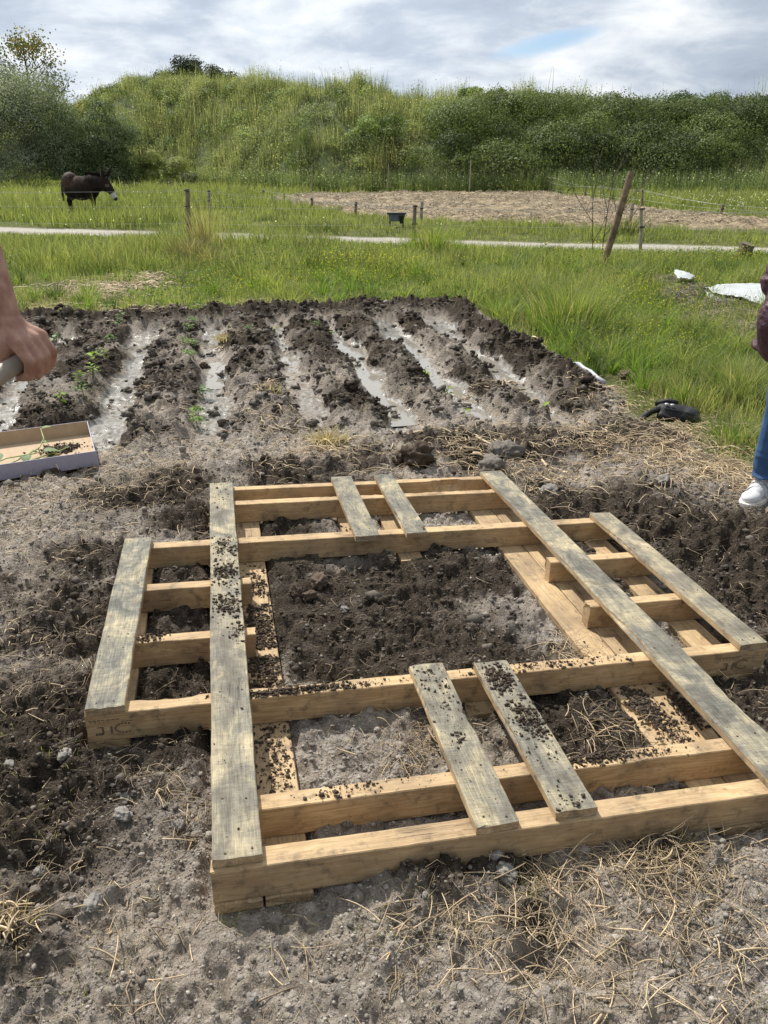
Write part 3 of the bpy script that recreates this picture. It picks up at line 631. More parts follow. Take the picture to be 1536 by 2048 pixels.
def lying(P, Ln, Wd, az, col, curl, lift, lev=6):
    """dry stalks lying about: prism strips along a curved path with some lift"""
    n = len(P); V = np.zeros((n, lev, 3, 3), np.float32); a = az.copy(); p = P.copy().astype(float); kinkat = rng.integers(1, lev, n); kink = rng.normal(0, 1.1, n) * (rng.random(n) < .6)
    up = rng.uniform(-.2, 1, n) * lift
    for k in range(lev):
        tt = k / (lev - 1); h = np.sin(math.pi * min(1, tt * 1.0)) * up * Ln + .0
        sx, sy = -np.sin(a), np.cos(a); wk = Wd * (1 - .5 * tt) * .5
        V[:, k, 0] = np.stack([p[:, 0] + sx * wk, p[:, 1] + sy * wk, p[:, 2] + h], 1); V[:, k, 1] = np.stack([p[:, 0] - sx * wk, p[:, 1] - sy * wk, p[:, 2] + h], 1)
        V[:, k, 2] = np.stack([p[:, 0], p[:, 1], p[:, 2] + h + wk * 1.3], 1)
        p[:, 0] += np.cos(a) * Ln / (lev - 1); p[:, 1] += np.sin(a) * Ln / (lev - 1)
        a = a + curl / lev + np.where(kinkat == k, kink, 0)
    q = []
    for k in range(lev - 1):
        for j in range(3): q.append([3 * k + j, 3 * k + (j + 1) % 3, 3 * k + 3 + (j + 1) % 3, 3 * k + 3 + j])
    F = ((np.arange(n) * lev * 3)[:, None, None] + np.array(q)[None]).reshape(-1, 4)
    return V.reshape(-1, 3), F, np.repeat(col, lev * 3, 0)
def straw_at(x, y, Ln, Wd, col, curl=1.0, lift=.15, zoff=.003):
    z = terrain(x, y)[0] + zoff; n = len(x)
    return lying(np.stack([x, y, z], 1), Ln, Wd, rng.random(n) * 6.283, col, rng.normal(0, curl, n), lift)
SC = np.array([.62, .485, .31])
parts = []
# dense straw patches: (px, py, radius m, count, length, width)
patches = [(1180, 1830, .16, 170, .11, .0022), (1330, 1760, .14, 240, .11, .0022), (1450, 1800, .14, 160, .11, .0022), (1280, 1710, .10, 220, .1, .002), (1080, 1800, .10, 150, .10, .0022), (930, 1860, .07, 70, .09, .0022), (1100, 1960, .12, 90, .12, .0026), (1420, 1950, .14, 120, .12, .0026), (850, 1960, .12, 50, .11, .0024), (800, 1880, .05, 30, .1, .003), (1000, 1900, .08, 60, .1, .0024),
    (30, 1880, .045, 60, .10, .0045), (120, 1720, .1, 60, .07, .002), (340, 1600, .06, 70, .08, .0018), (370, 1680, .05, 50, .07, .002), (270, 1560, .05, 40, .06, .0015), (230, 1860, .06, 50, .06, .0022), (300, 2000, .08, 24, .1, .003), (600, 1980, .12, 14, .12, .0026),
    (820, 1500, .10, 130, .09, .0022), (870, 1470, .05, 60, .1, .003), (1230, 1480, .10, 110, .1, .002), (1200, 1500, .1, 60, .1, .002), (1130, 1300, .07, 90, .12, .0025), (700, 1430, .1, 60, .08, .0016),
    (40, 1010, .3, 420, .1, .0026), (120, 1100, .3, 260, .09, .0024), (60, 1400, .2, 120, .08, .0022), (240, 930, .3, 300, .1, .003), (330, 960, .25, 260, .1, .0028), (60, 1290, .2, 130, .1, .0026), (560, 930, .25, 200, .12, .0032), (430, 1060, .12, 50, .1, .003), (200, 1000, .25, 200, .1, .0028),
    (660, 905, .10, 170, .14, .005), (760, 915, .25, 160, .13, .0042), (940, 900, .22, 330, .15, .005), (1050, 930, .28, 380, .15, .0045), (1150, 880, .30, 330, .14, .0045), (1250, 900, .30, 330, .14, .0045), (1350, 920, .32, 520, .14, .0045), (1450, 950, .3, 520, .14, .0042), (1420, 880, .35, 500, .15, .0045), (1500, 960, .25, 300, .14, .004), (1200, 820, .25, 150, .13, .005), (1020, 790, .15, 70, .12, .006),
    (540, 800, .10, 60, .12, .006), (540, 870, .25, 170, .13, .005), (450, 690, .15, 60, .12, .007), (380, 830, .1, 30, .1, .005), (170, 585, .6, 900, .25, .011), (270, 562, .5, 500, .25, .012), (60, 620, .5, 280, .2, .009), (200, 600, .7, 300, .2, .009), (270, 800, .12, 60, .12, .005), (560, 610, .4, 160, .16, .009), (300, 640, .4, 140, .15, .008), (950, 790, .1, 50, .12, .006), (1310, 1090, .3, 60, .1, .0025), (1500, 1300, .3, 80, .1, .0022), (1400, 1000, .3, 90, .1, .0025), (1230, 790, .3, 160, .13, .005), (1160, 700, .4, 200, .16, .006)]
for (a, b, r, n, ln, wd) in patches:
    c0 = at(a, b); x = c0.x + rng.normal(0, r * .62, n); y = c0.y + rng.normal(0, r * .62 * 1.2, n)
    col = SC * rng.uniform(.35, 1.15, (n, 1)) * np.array([1, 1, 1]) * (1 + rng.normal(0, .02, (n, 3)))
    parts.append(straw_at(x, y, ln * rng.uniform(.12, 1.15, n), wd * np.exp(rng.normal(-.15, .5, n)), np.clip(col, .02, .8), .7, .22, .003 + .010 * rng.random(n)))
x, y = scatter(20000, .6, 9.3, -.9); zz_, a2, s2 = terrain(x, y); k = (s2 > .4) & (a2['mud'] < .4) & (rng.random(len(x)) < .35 + .5 * (fbm(x, y, 1.3, 3, 5) > 0)); x, y = x[k], y[k]; n = len(x)
parts.append(straw_at(x, y, rng.uniform(.015, .07, n) * (.7 + .25 * y), (.0007 + .0003 * y) * rng.uniform(.6, 1.3, n), SC * rng.uniform(.12, 1.0, (n, 1)) ** 1.4, 1.8, .25))
x = rng.uniform(-7, 22, 26000); y = rng.uniform(20, 48, 26000); a2 = terrain(x, y)[1]; k = (a2['plough'] > .5) & (fbm(x, y, .8, 3, 2) > -.15); x, y = x[k], y[k]; n = len(x)
parts.append(straw_at(x, y, rng.uniform(.15, .45, n), rng.uniform(.015, .035, n), np.array([.46, .38, .25]) * rng.uniform(.3, 1.1, (n, 1)), 1.4, .3, .01))
for (qx, qy, r_, h_) in MOUND:
    n = 420; parts.append(straw_at(qx + rng.normal(0, r_ * .7, n), qy + rng.normal(0, r_ * .7, n), rng.uniform(.06, .25, n), rng.uniform(.004, .011, n), np.array([.36, .31, .22]) * rng.uniform(.2, 1.1, (n, 1)), 1.4, .3, .01))
# long single stalks
big = [(300, 1985, .12, 0), (540, 1965, .10, -.8), (1130, 1870, .2, -1.0), (1500, 1990, .16, -.6), (1290, 1985, .16, -.9), (760, 1870, .12, 2.4), (1150, 1290, .18, 2.9), (1260, 1760, .12, -.1), (90, 1600, .05, 1.2), (1300, 1500, .15, -.4), (1090, 1380, .1, 1.0), (330, 1710, .08, -.3), (1500, 1690, .2, .3), (1010, 1990, .1, 1.9), (230, 2000, .1, 1.5), (180, 1850, .08, .9), (1040, 1540, .08, .6)]
for (a, b, ln, az) in big:
    c0 = at(a, b); x = np.array([c0.x]); y = np.array([c0.y]); z = terrain(x, y)[0] + .006
    parts.append(lying(np.stack([x, y, z], 1), np.array([ln]), np.array([.0038]), np.array([az]), SC[None] * 1.15, np.array([.6]), .12, 8))
V, F, cc = join(parts); tag(link('dry_straw', npmesh('dry_straw', V, F, np.clip(cc, .02, .85)), M['straw']), kind='stuff')
print('straw', len(F))

# ------------------------------------------------------------ meadow grass
x, y = scatter(780000, 2.9, 75, -.78, .66, 1.2); z, a2, s2 = terrain(x, y)
footy = lambda x: np.interp(x, [-60, -28, -14, -8, -5, 10, 25, 60], [74, 68, 60, 52, 46.5, 47, 45.5, 44])
nearpl = a2['plough']; pd = pathd(x, y)
ok = (a2['veg'] > .35) & (y < footy(x) + 1.5) & ~((pd < 1.0) & (y > 10))
s = x * .979 + y * .2045; t = -x * .2045 + y * .979
# thin, worn zone near the plot and the pallet
worn = np.exp(-np.maximum(0, s - 2.7) / .45) * (t < 8.5); worn = np.maximum(worn, np.exp(-np.maximum(0, t - 9.0) / .35) * (s < 2.5)); worn = np.maximum(worn, np.exp(-np.maximum(0, t - 3.05) / .8) * (s > 2.2) * .9)
for (qx, qy, r_, h_) in MOUND: worn = np.maximum(worn, np.exp(-((x - qx) ** 2 + (y - qy) ** 2) / .35 ** 2))
lp = at(170, 580); worn = np.maximum(worn, .9 * np.exp(-(((x - lp.x) / 1.6) ** 2 + ((y - lp.y) / .5) ** 2)))
lp = at(265, 558); worn = np.maximum(worn, .8 * np.exp(-(((x - lp.x) / .7) ** 2 + ((y - lp.y) / .35) ** 2)))
cn = fbm(x, y, .9, 4, 2); cn2 = fbm(x, y, 3.2, 3, 5)
ok &= rng.random(len(x)) > worn * .86
ok &= rng.random(len(x)) < np.clip(.62 + .6 * cn2 + .3 * cn, .18, 1)
# under the plastic sheet and on trodden ground nothing grows
bag_clear = lambda x, y: ((x - BAGP[0] + .05) / .36) ** 2 + ((y - BAGP[1] + .22) / .36) ** 2 > 1
ok &= bag_clear(x, y)
SHP = [at(*q)[:2] for q in [(1405, 596), (1440, 588), (1500, 580), (1800, 585), (1800, 640), (1540, 632), (1470, 622)]]
ok &= ~inpoly(x, y, SHP)
x, y, z, cn, cn2, worn, pd, t, s = [q[ok] for q in (x, y, z, cn, cn2, worn, pd, t, s)]; n = len(x)
hh = np.where(y < 12, .17, np.where(y < 17.5, .27, .27)) + .05 * (y > 24)
hh = hh * (1 + 1.1 * cn + 1.0 * cn2) * rng.uniform(.45, 1.35, n) * (1 - .62 * worn)
hh = np.where((y < 11) & (s < 2.4), hh * .5, hh)                       # short turf right behind the plot
hh = np.where((pd < 2.0) & (y > 15), hh * 1.15, hh); xm = 1 - sm(1.6, 2.2, np.abs(x + 3.0)); yp_ = np.interp(x, PX[:, 0], PX[:, 1])        # left part of the verge is tall and hides the path
lim = CAMH * (1 - y / (yp_ - .3)) * .85 + .03 + xm * .3; hh = np.where((y > 10.5) & (y < yp_), np.minimum(hh, lim * rng.uniform(.5, 1.25, n)), hh); hh = np.where((y > yp_ + .8) & (y < 30) & (x > -6), hh * .48, hh); hh = np.clip(hh, .03, 1.0)
Wd = (.0022 + .00052 * y) * rng.uniform(.7, 1.5, n)
G1, G2, G3, ST = np.array([.078, .115, .030]), np.array([.195, .222, .062]), np.array([.040, .078, .024]), np.array([.46, .41, .21])
cl3 = fbm(x, y, 1.9, 3, 6); f1 = np.clip(.5 + .8 * cn + 1.0 * cl3 + rng.normal(0, .3, n), 0, 1)[:, None]; f3 = np.clip(.35 * (rng.random(n) < .35) + worn * .75 * rng.random(n) + .25 * (fbm(x, y, .25, 3, 6) > .1) * rng.random(n), 0, 1)[:, None]
col = (G1 * (1 - f1) + G2 * f1) * 1.5; k_ = (rng.random(n) < .22 + .5 * (fbm(x, y, .7, 3, 4) > .28))[:, None]; col = np.where(k_, G3, col); col = col * (1 - f3) + ST * f3
col = col * rng.uniform(.7, 1.3, (n, 1)); tip = col * .8 + ST * .22
far = np.clip((y - 18) / 30, 0, 1)[:, None]; col = col * (1 - far * .3) + np.array([.14, .2, .06]) * far * .3
bend = hh * np.abs(rng.normal(.35, .28, n))
near = y < 13
pa = strips(np.stack([x, y, z - .01], 1)[near], hh[near], Wd[near], rng.random(near.sum()) * 6.283, bend[near], col[near], 4, tipc=tip[near])
pb_ = strips(np.stack([x, y, z - .01], 1)[~near], hh[~near], Wd[~near], rng.random((~near).sum()) * 6.283, bend[~near], col[~near], 3, tipc=tip[~near])
tc_n = 620; tx, ty = scatter(tc_n * 2, 4.2, 17, -.5, .62, .5); tz, a2t, _ = terrain(tx, ty); st_2 = tx * .979 + ty * .2045; tt2 = -tx * .2045 + ty * .979
wt = np.where(st_2 > 2.6, 1.0, .30) * np.where((ty > 11.5), .55, 1); kt = (a2t['veg'] > .8) & (rng.random(len(tx)) < wt) & (pathd(tx, ty) > 1.8) & ~inpoly(tx, ty, SHP); kt &= ((tx - BAGP[0] + .05) / .62) ** 2 + ((ty - BAGP[1] + .25) / .60) ** 2 > 1; tx, ty = tx[kt], ty[kt]
m_b = 70; k_b = np.repeat(np.arange(len(tx)), m_b); rad_t = rng.uniform(.05, .20, len(tx)); a_t = rng.random(len(k_b)) * 6.283; r_t = np.abs(rng.normal(0, .5, len(k_b))) * rad_t[k_b]
bx_, by_ = tx[k_b] + np.cos(a_t) * r_t, ty[k_b] + np.sin(a_t) * r_t; bz_ = terrain(bx_, by_)[0]; ht = rng.uniform(.16, .36, len(tx)); hb_ = ht[k_b] * rng.uniform(.5, 1.2, len(k_b)) * np.where(by_ > 12.5, .55, 1)
kind_ = rng.random(len(tx)); ct2 = np.where((kind_ < .3)[:, None], np.array([.05, .10, .025]), np.where((kind_ < .75)[:, None], np.array([.15, .24, .04]), np.array([.26, .30, .09])))[k_b] * rng.uniform(.7, 1.35, (len(k_b), 1))
pt_ = strips(np.stack([bx_, by_, bz_ - .01], 1), hb_, (.0025 + .00045 * by_) * rng.uniform(.7, 1.5, len(k_b)), a_t + rng.normal(0, .5, len(k_b)), hb_ * rng.uniform(.3, 1.2, len(k_b)), ct2, 4, tipc=ct2 * .8 + ST * .2)
kl = rng.random(len(x)) < .22 * (fbm(x, y, .9, 3, 1) > .05) * (y < 15); xl, yl, zl, hl = x[kl], y[kl], z[kl], hh[kl]; kk2 = np.repeat(np.arange(len(xl)), 3)
lv_ = leaves(np.stack([xl[kk2] + rng.normal(0, .05, len(kk2)), yl[kk2] + rng.normal(0, .05, len(kk2)), zl[kk2] + hl[kk2] * rng.uniform(.2, .9, len(kk2))], 1), (.014 + .0018 * yl[kk2]) * rng.uniform(.6, 1.3, len(kk2)), np.array([.10, .18, .04]) * rng.uniform(.6, 1.5, (len(kk2), 1)), .5, .6)
V, F, cc = join([pa, pb_, pt_, lv_]); tag(link('meadow_grass', npmesh('meadow_grass', V, F, np.clip(cc, .01, .8)), M['grass']), kind='stuff'); print('grass', n)
# scattered grass blades in the bare ground
x, y = scatter(9000, .8, 9, -.8); z, a2, s2 = terrain(x, y); k = (s2 > .4) & (fbm(x, y, 1.1, 3, 4) > .33) & (a2['mud'] < .2); u, v = pal_uv(x, y, z)
k &= ~((u > -.36) & (u < 1.85) & (v > -.05) & (v < 2.4)); x, y, z = x[k], y[k], z[k]; n = len(x)
V, F, cc = strips(np.stack([x, y, z], 1), rng.uniform(.01, .05, n) * (.6 + .15 * y), .0014 + .0004 * y, rng.random(n) * 6.28, rng.uniform(0, .04, n), G2 * rng.uniform(.6, 1.2, (n, 1)), 3, tipc=np.tile(ST, (n, 1)))
tag(link('grass_sprouts', npmesh('grass_sprouts', V, F, cc), M['grass']), kind='stuff')

# yellow flower heads above the grass in drifts
x, y = scatter(130000, 6, 19, -.6, .62, .5); z, a2, s2 = terrain(x, y); dn = fbm(x, y, .8, 3, 1)
bl = np.zeros(len(x))
for (a, b, rx, ry) in [(560, 585, 1.2, .8), (950, 540, 2.2, 1.2), (1200, 600, 1.1, 1.0), (1280, 640, .8, .9), (1350, 530, 1.6, 1.2), (1450, 540, 1.3, 1.0), (700, 560, 1.8, 1.2), (1150, 560, 1.2, .8), (900, 505, 1.4, 1.2), (1300, 720, .5, .6), (1420, 650, .5, .5), (480, 590, .8, .4)]:
    q = at(a, b); bl = np.maximum(bl, np.exp(-((x - q.x) / rx) ** 2 - ((y - q.y) / ry) ** 2))
k = (a2['veg'] > .6) & (rng.random(len(x)) < bl * 1.0 * (dn > -.1) * .6) & (pathd(x, y) > 1.2) & ~inpoly(x, y, SHP); x, y, z = x[k], y[k], z[k]; n = len(x)
h = rng.uniform(.08, .30, n) * np.where(y > 11, 1.25, .95)
V1 = leaves(np.stack([x, y, z + h], 1), (.005 + .0009 * y) * rng.uniform(.6, 1.3, n), np.array([.60, .56, .035]) * rng.uniform(.7, 1.2, (n, 1)), .6, .9)
sx = strips(np.stack([x, y, z], 1), h, np.full(n, .004), rng.random(n) * 6.28, np.full(n, .0) + .01, np.tile(np.array([.12, .19, .03]), (n, 1)), 2)
V, F, cc = join([V1, sx]); tag(link('yellow_wildflowers', npmesh('yellow_wildflowers', V, F, cc), M['grass']), kind='stuff'); print('flowers', n)
# white and lilac specks of the far meadow
x, y = scatter(9000, 18, 60, -.3, .62, .5); z, a2, s2 = terrain(x, y)
q = at(1480, 415); q2 = at(300, 382); q3 = at(1525, 440)
wgt = .06 + .8 * np.exp(-((x - q.x) / 6) ** 2 - ((y - q.y) / 6) ** 2); lil = np.exp(-((x - q2.x) / 4) ** 2 - ((y - q2.y) / 3) ** 2); pur = np.exp(-((x - q3.x) / 1.0) ** 2 - ((y - q3.y) / .8) ** 2)
k = (a2['veg'] > .6) & (rng.random(len(x)) < np.maximum(wgt, np.maximum(lil, pur))) & (y < footy(x)); lil = np.maximum(lil, 0)[k][:, None]; pur = pur[k][:, None]; x, y, z = x[k], y[k], z[k]; n = len(x)
col = np.array([.75, .76, .70]) * (1 - lil) + np.array([.30, .28, .48]) * lil; col = col * (1 - pur) + np.array([.45, .12, .35]) * pur
V, F, cc = leaves(np.stack([x, y, z + rng.uniform(.2, .45, n)], 1), .03 + .0008 * y, col, .5, .8)
tag(link('pale_wildflowers', npmesh('pale_wildflowers', V, F, cc), M['grass']), kind='stuff')
# trampled lilac weeds lying low
def leaves_n(P, nr, size, col, jit=.75, asp=.62):
    n = len(P); nr = nr + rng.normal(0, jit * .58, (n, 3)); nr /= np.linalg.norm(nr, axis=1)[:, None] + 1e-9; d = rng.normal(0, 1, (n, 3)); d -= (d * nr).sum(1)[:, None] * nr; d /= np.linalg.norm(d, axis=1)[:, None] + 1e-9; e = np.cross(nr, d)
    s_ = size[:, None]; V = np.stack([P - d * s_ * .5, P + e * s_ * asp * .5, P + d * s_ * .5, P - e * s_ * asp * .5], 1); return V.reshape(-1, 3), (np.arange(n) * 4)[:, None] + np.array([0, 1, 2, 3]), np.repeat(col, 4, 0)
def lumpcloud(cen, rad, n_per, size, colA, colB, squash=.8, inner=.25, hemi=-.35):
    """leaves in shells of many overlapping lumps"""
    P = []; cc = []; cen = np.asarray(cen); rad = np.asarray(rad)
    which = rng.choice(len(cen), size=int(n_per), p=(rad ** 2) / (rad ** 2).sum()); n = len(which)
    d = rng.normal(0, 1, (n, 3)); d /= np.linalg.norm(d, axis=1)[:, None]; d[:, 2] = np.where(d[:, 2] < hemi, -d[:, 2], d[:, 2])
    rr = rad[which] * (1 - inner * rng.random(n) ** 1.7) * (1 + .22 * vn(d[:, 0] * 2.7 + which, d[:, 1] * 2.7 + d[:, 2] * 2, 3) + .12 * rng.standard_normal(n) * .6)
    P = cen[which] + d * rr[:, None] * np.array([1, 1, squash])
    f = np.clip(.5 + .28 * rng.standard_normal(n) + .55 * TAB[2][which & 255, 5], 0, 1)[:, None]
    col = (colA * (1 - f) + colB * f) * rng.uniform(.75, 1.3, (n, 1))
    return leaves_n(P, d * np.array([1, 1, 1.1]), size * rng.uniform(.6, 1.4, n), np.clip(col, .005, .7))
# ------------------------------------------------------------ bank (hill)
SKY = [(-700, 175), (-200, 190), (100, 205), (160, 188), (200, 165), (240, 150), (300, 158), (350, 148), (400, 150), (450, 158), (500, 162), (600, 170), (700, 168), (760, 170), (800, 186), (860, 198), (920, 200), (970, 192), (1060, 200), (1180, 200), (1240, 208), (1320, 212), (1390, 208), (1536, 214), (2200, 220)]
def crest_tables():
    X = []; Z = []
    for px, py in SKY:
        p0 = atd(px, py, 60); D = float(footy(p0.x)) + 13; p = atd(px, py, D); X.append(p.x); Z.append(p.z)
    return np.array(X), np.array(Z)
CX, CZ = crest_tables()
def hill(x, y):
    f = footy(x) + .8 * fbm(x, y * 0, .15, 3, 4); tt = (y - f) / 13.0; zc = np.interp(x, CX, CZ) - .55 * sm(12, 4, x)
    p_ = np.where(tt < 0, 0, np.where(tt < 1, 1 - (1 - np.clip(tt, 0, 1)) ** 1.7, 1 - .02 * (tt - 1)))
    p_ = p_ * sm(-.04, .12, tt)
    return zc * p_ + (fbm(x, y, .28, 4, 2) * .55 + fbm(x, y, 1.0, 3, 3) * .18) * sm(0, .35, tt) * sm(1.6, .8, tt) - .05 * (tt < .02), tt
hx = np.linspace(-75, 85, 420); hy = np.linspace(40, 110, 190); Yh, Xh = np.meshgrid(hy, hx, indexing='ij'); Zh, Th = hill(Xh.ravel(), Yh.ravel())
Zh = np.where(Th < 0, -.3, Zh)
idx = np.arange(len(hy) * len(hx)).reshape(len(hy), len(hx)); Fh = np.stack([idx[:-1, :-1], idx[:-1, 1:], idx[1:, 1:], idx[1:, :-1]], -1).reshape(-1, 4)
M['bank'] = simple('bank_turf', (.085, .105, .035), .95, .5, 1.4, .8, 12)
tag(link('grassy_bank', npmesh('grassy_bank', np.stack([Xh.ravel(), Yh.ravel(), Zh], 1), Fh), M['bank'], smooth=True), kind='structure')
# limit of brambles: to the right of this line the bank is brambles
def bram(x, tt): return x - (-1.6 + 10.5 * np.clip(tt, 0, 1.2) + 1.3 * fbm(x, tt * 13, .35, 3, 5))
n = 190000
x = rng.uniform(-48, 44, n); tt = rng.uniform(-.06, 1.25, n) ** 1.0; y = footy(x) + tt * 13; z, tq = hill(x, y); z = np.where(z < 0, 0, z)
k = (bram(x, tq) < .8) | (rng.random(n) < .025) | ((tq < .05) & (x > 9) & (rng.random(n) < .9)) | ((tq > .95) & (bram(x, tq) < 5) & (rng.random(n) < .2))
dn = fbm(x, y, .7, 4, 1); k &= rng.random(n) < np.clip(.75 + .8 * dn, .15, 1)
x, y, z, tq, dn = x[k], y[k], z[k], tq[k], dn[k]; n = len(x)
big_ = fbm(x, y, .16, 3, 3)
h = (.55 + .85 * dn + .25 * big_) * rng.uniform(.35, 1.6, n) * 1.15; h = np.where(rng.random(n) < .05, h * 1.6, h); h = np.clip(h, .15, 2.1)
h = np.where(tq < .07, h * 1.15, h)
Wd = rng.uniform(.014, .045, n)
B1, B2, B3, B4 = np.array([.115, .148, .058]), np.array([.275, .295, .135]), np.array([.46, .43, .25]), np.array([.045, .080, .026])
a_ = np.clip(.5 + 1.5 * fbm(x, y, .45, 4, 6) + rng.normal(0, .2, n), 0, 1)[:, None]; col = B1 * (1 - a_) + B2 * a_
k3 = (rng.random(n) < .34)[:, None]; col = np.where(k3, B3, col); k4 = (fbm(x, y, .45, 3, 7) > .3)[:, None]; col = np.where(k4, B4 * .6 + col * .4, col)
# brownish dead stalks in the middle of the bank
q = atd(850, 330, 52); br = np.exp(-((x - q.x) / 3.5) ** 2 - ((z - q.z) / 1.3) ** 2)[:, None] * (rng.random((n, 1)) < .7); col = col * (1 - br * .7) + np.array([.20, .14, .075]) * br * .7
col = col * rng.uniform(.7, 1.3, (n, 1)); tip = col * .7 + np.array([.30, .31, .17]) * .3
pa = strips(np.stack([x, y, z - .05], 1), h, Wd, rng.random(n) * 6.28, h * np.abs(rng.normal(.12, .12, n)), col, 3, tipc=tip, taper=.8)
# leafy weeds low in the grass give clumps
m_ = rng.random(n) < (.25 + .75 * (fbm(x, y, .38, 3, 1) > .12)); k = np.where(m_)[0]; k = np.repeat(k, 3); Pl = np.stack([x[k], y[k], z[k]], 1) + np.stack([rng.normal(0, .18, len(k)), rng.normal(0, .18, len(k)), h[k] * rng.uniform(.1, 1.0, len(k))], 1)
pl_ = leaves(Pl, rng.uniform(.06, .13, len(k)), np.clip(col[k] * rng.uniform(.8, 1.35, (len(k), 1)), 0, 1), .3, .6)
cb = []; rb = []
for _ in range(150):
    x0 = random.uniform(-26, 12); t0_ = random.uniform(.02, 1.0); y0 = float(footy(x0)) + t0_ * 13; z0_ = float(hill(np.array([x0]), np.array([y0]))[0][0])
    if float(bram(np.array([x0]), np.array([t0_]))[0]) < 0: cb.append((x0, y0 - .15, max(0, z0_) + .25)); rb.append(random.uniform(.35, .95))
bl_ = lumpcloud(cb, rb, 34000, .10, np.array([.07, .105, .035]), np.array([.32, .36, .16]), .8, .3)
V, F, cc = join([pa, pl_, bl_]); tag(link('bank_grass', npmesh('bank_grass', V, F, np.clip(cc, .01, .6)), M['grass']), kind='stuff'); print('bank', len(F))

# ------------------------------------------------------------ bushes
# bramble thicket: overlapping lumps over the right half of the bank
cen = []; rad = []
for _ in range(1500):
    x = random.uniform(-3, 52); tt = random.uniform(-.04, 1.15); y = float(footy(x)) + tt * 13
    z, tq = hill(np.array([x]), np.array([y])); z = max(0, float(z[0]))
    if float(bram(np.array([x]), np.array([tt]))[0]) < .3: continue
    r = random.uniform(.7, 1.55) if tt > .12 else random.uniform(.6, 1.2)
    lift = .35 if tt > .15 else random.uniform(.9, 2.3)
    zt = float(np.interp(x, CX, CZ)) + random.uniform(-.1, .3); zz0 = z + lift * r * .8 + (0 if tt > .15 else .2); cen.append((x, y - (.3 if tt > .1 else -.4), min(zz0, zt - r * .85))); rad.append(r)
    if len(cen) >= 330: break
for _ in range(400):
    x = random.uniform(-1, 50); tt = random.uniform(-.02, 1.08); y = float(footy(x)) + tt * 13; z = max(0, float(hill(np.array([x]), np.array([y]))[0][0]))
    if float(bram(np.array([x]), np.array([tt]))[0]) < 1.2: continue
    r = random.uniform(1.4, 2.2); zt = float(np.interp(x, CX, CZ)) + random.uniform(-.1, .35); cen.append((x, y - .7, min(z + .5, zt - r * .85))); rad.append(r)
    if len(cen) >= 425: break
p1_ = lumpcloud(cen, rad, 430000, .11, np.array([.040, .062, .021]), np.array([.190, .232, .080]), .8, .2)
# pale new shoots standing off the surface
k = rng.choice(len(cen), 9000); cen_ = np.array(cen)[k]; r_ = np.array(rad)[k]; d = rng.normal(0, 1, (9000, 3)); d[:, 2] = np.abs(d[:, 2]); d /= np.linalg.norm(d, axis=1)[:, None]
p2_ = leaves(cen_ + d * r_[:, None] * rng.uniform(1.0, 1.18, (9000, 1)) * np.array([1, 1, .85]), rng.uniform(.07, .14, 9000), np.array([.16, .215, .085]) * rng.uniform(.6, 1.2, (9000, 1)), .3)
V, F, cc = join([p1_, p2_]); tag(link('bramble_thicket', npmesh('bramble_thicket', V, F, cc), M['leaf']), kind='stuff')
# shade beneath the foliage is a dark mass of dead stems
def tube(path, rads, seg=7, close=True):
    bm = bmesh.new(); rings = []; pts = [Vector(p) for p in path]
    for i, p in enumerate(pts):
        d = (pts[min(i + 1, len(pts) - 1)] - pts[max(i - 1, 0)]).normalized(); a = d.orthogonal().normalized(); b = d.cross(a)
        if i and rings_a is not None:
            a = (rings_a - d * rings_a.dot(d)); a = a.normalized() if a.length > 1e-6 else d.orthogonal().normalized(); b = d.cross(a)
        rings_a = a
        rings.append([bm.verts.new(p + (a * math.cos(2 * math.pi * k / seg) + b * math.sin(2 * math.pi * k / seg)) * rads[i]) for k in range(seg)])
    for i in range(len(rings) - 1):
        for k in range(seg): bm.faces.new((rings[i][k], rings[i][(k + 1) % seg], rings[i + 1][(k + 1) % seg], rings[i + 1][k]))
    if close: bm.faces.new(list(reversed(rings[0]))); bm.faces.new(rings[-1])
    return bm
def merge(bms):
    me = bpy.data.meshes.new('m'); o = bmesh.new()
    for b in bms:
        t_ = bpy.data.meshes.new('t'); b.to_mesh(t_); b.free(); o.from_mesh(t_); bpy.data.meshes.remove(t_)
    bmesh.ops.recalc_face_normals(o, faces=o.faces); o.to_mesh(me); o.free(); return me
def branches(base, top, r0, nb_, spread, seed, lens=.5, droop=0):
    rd = random.Random(seed); base = Vector(base); top = Vector(top); L_ = (top - base).length; out_ = []; ends = []
    mid = base.lerp(top, .5) + Vector((rd.uniform(-.05, .05), rd.uniform(-.05, .05), 0)) * L_
    out_.append(tube([base, base.lerp(mid, .5), mid, top], [r0, r0 * .85, r0 * .6, r0 * .15]))
    for i in range(nb_):
        f = rd.uniform(.2, .95); p = base.lerp(top, f); az = i * 2.4 + rd.uniform(-.5, .5); l = L_ * lens * (1.15 - f) * rd.uniform(.7, 1.3)
        d = Vector((math.cos(az) * spread, math.sin(az) * spread, rd.uniform(.5, 1) - droop)).normalized()
        q1 = p + d * l * .5; q2 = p + d * l + Vector((0, 0, l * .15)); rr = r0 * (1 - f) * .55 + r0 * .08
        out_.append(tube([p, q1, q2], [rr, rr * .6, rr * .15], 5)); ends += [q1, q2]
        for j in range(2):
            az2 = az + rd.uniform(-1, 1); e = q1 + Vector((math.cos(az2), math.sin(az2), rd.uniform(.2, .8))) * l * .4
            out_.append(tube([q1, q1.lerp(e, .5) + Vector((0, 0, .02 * l)), e], [rr * .5, rr * .3, rr * .1], 4)); ends.append(e)
    return out_, ends
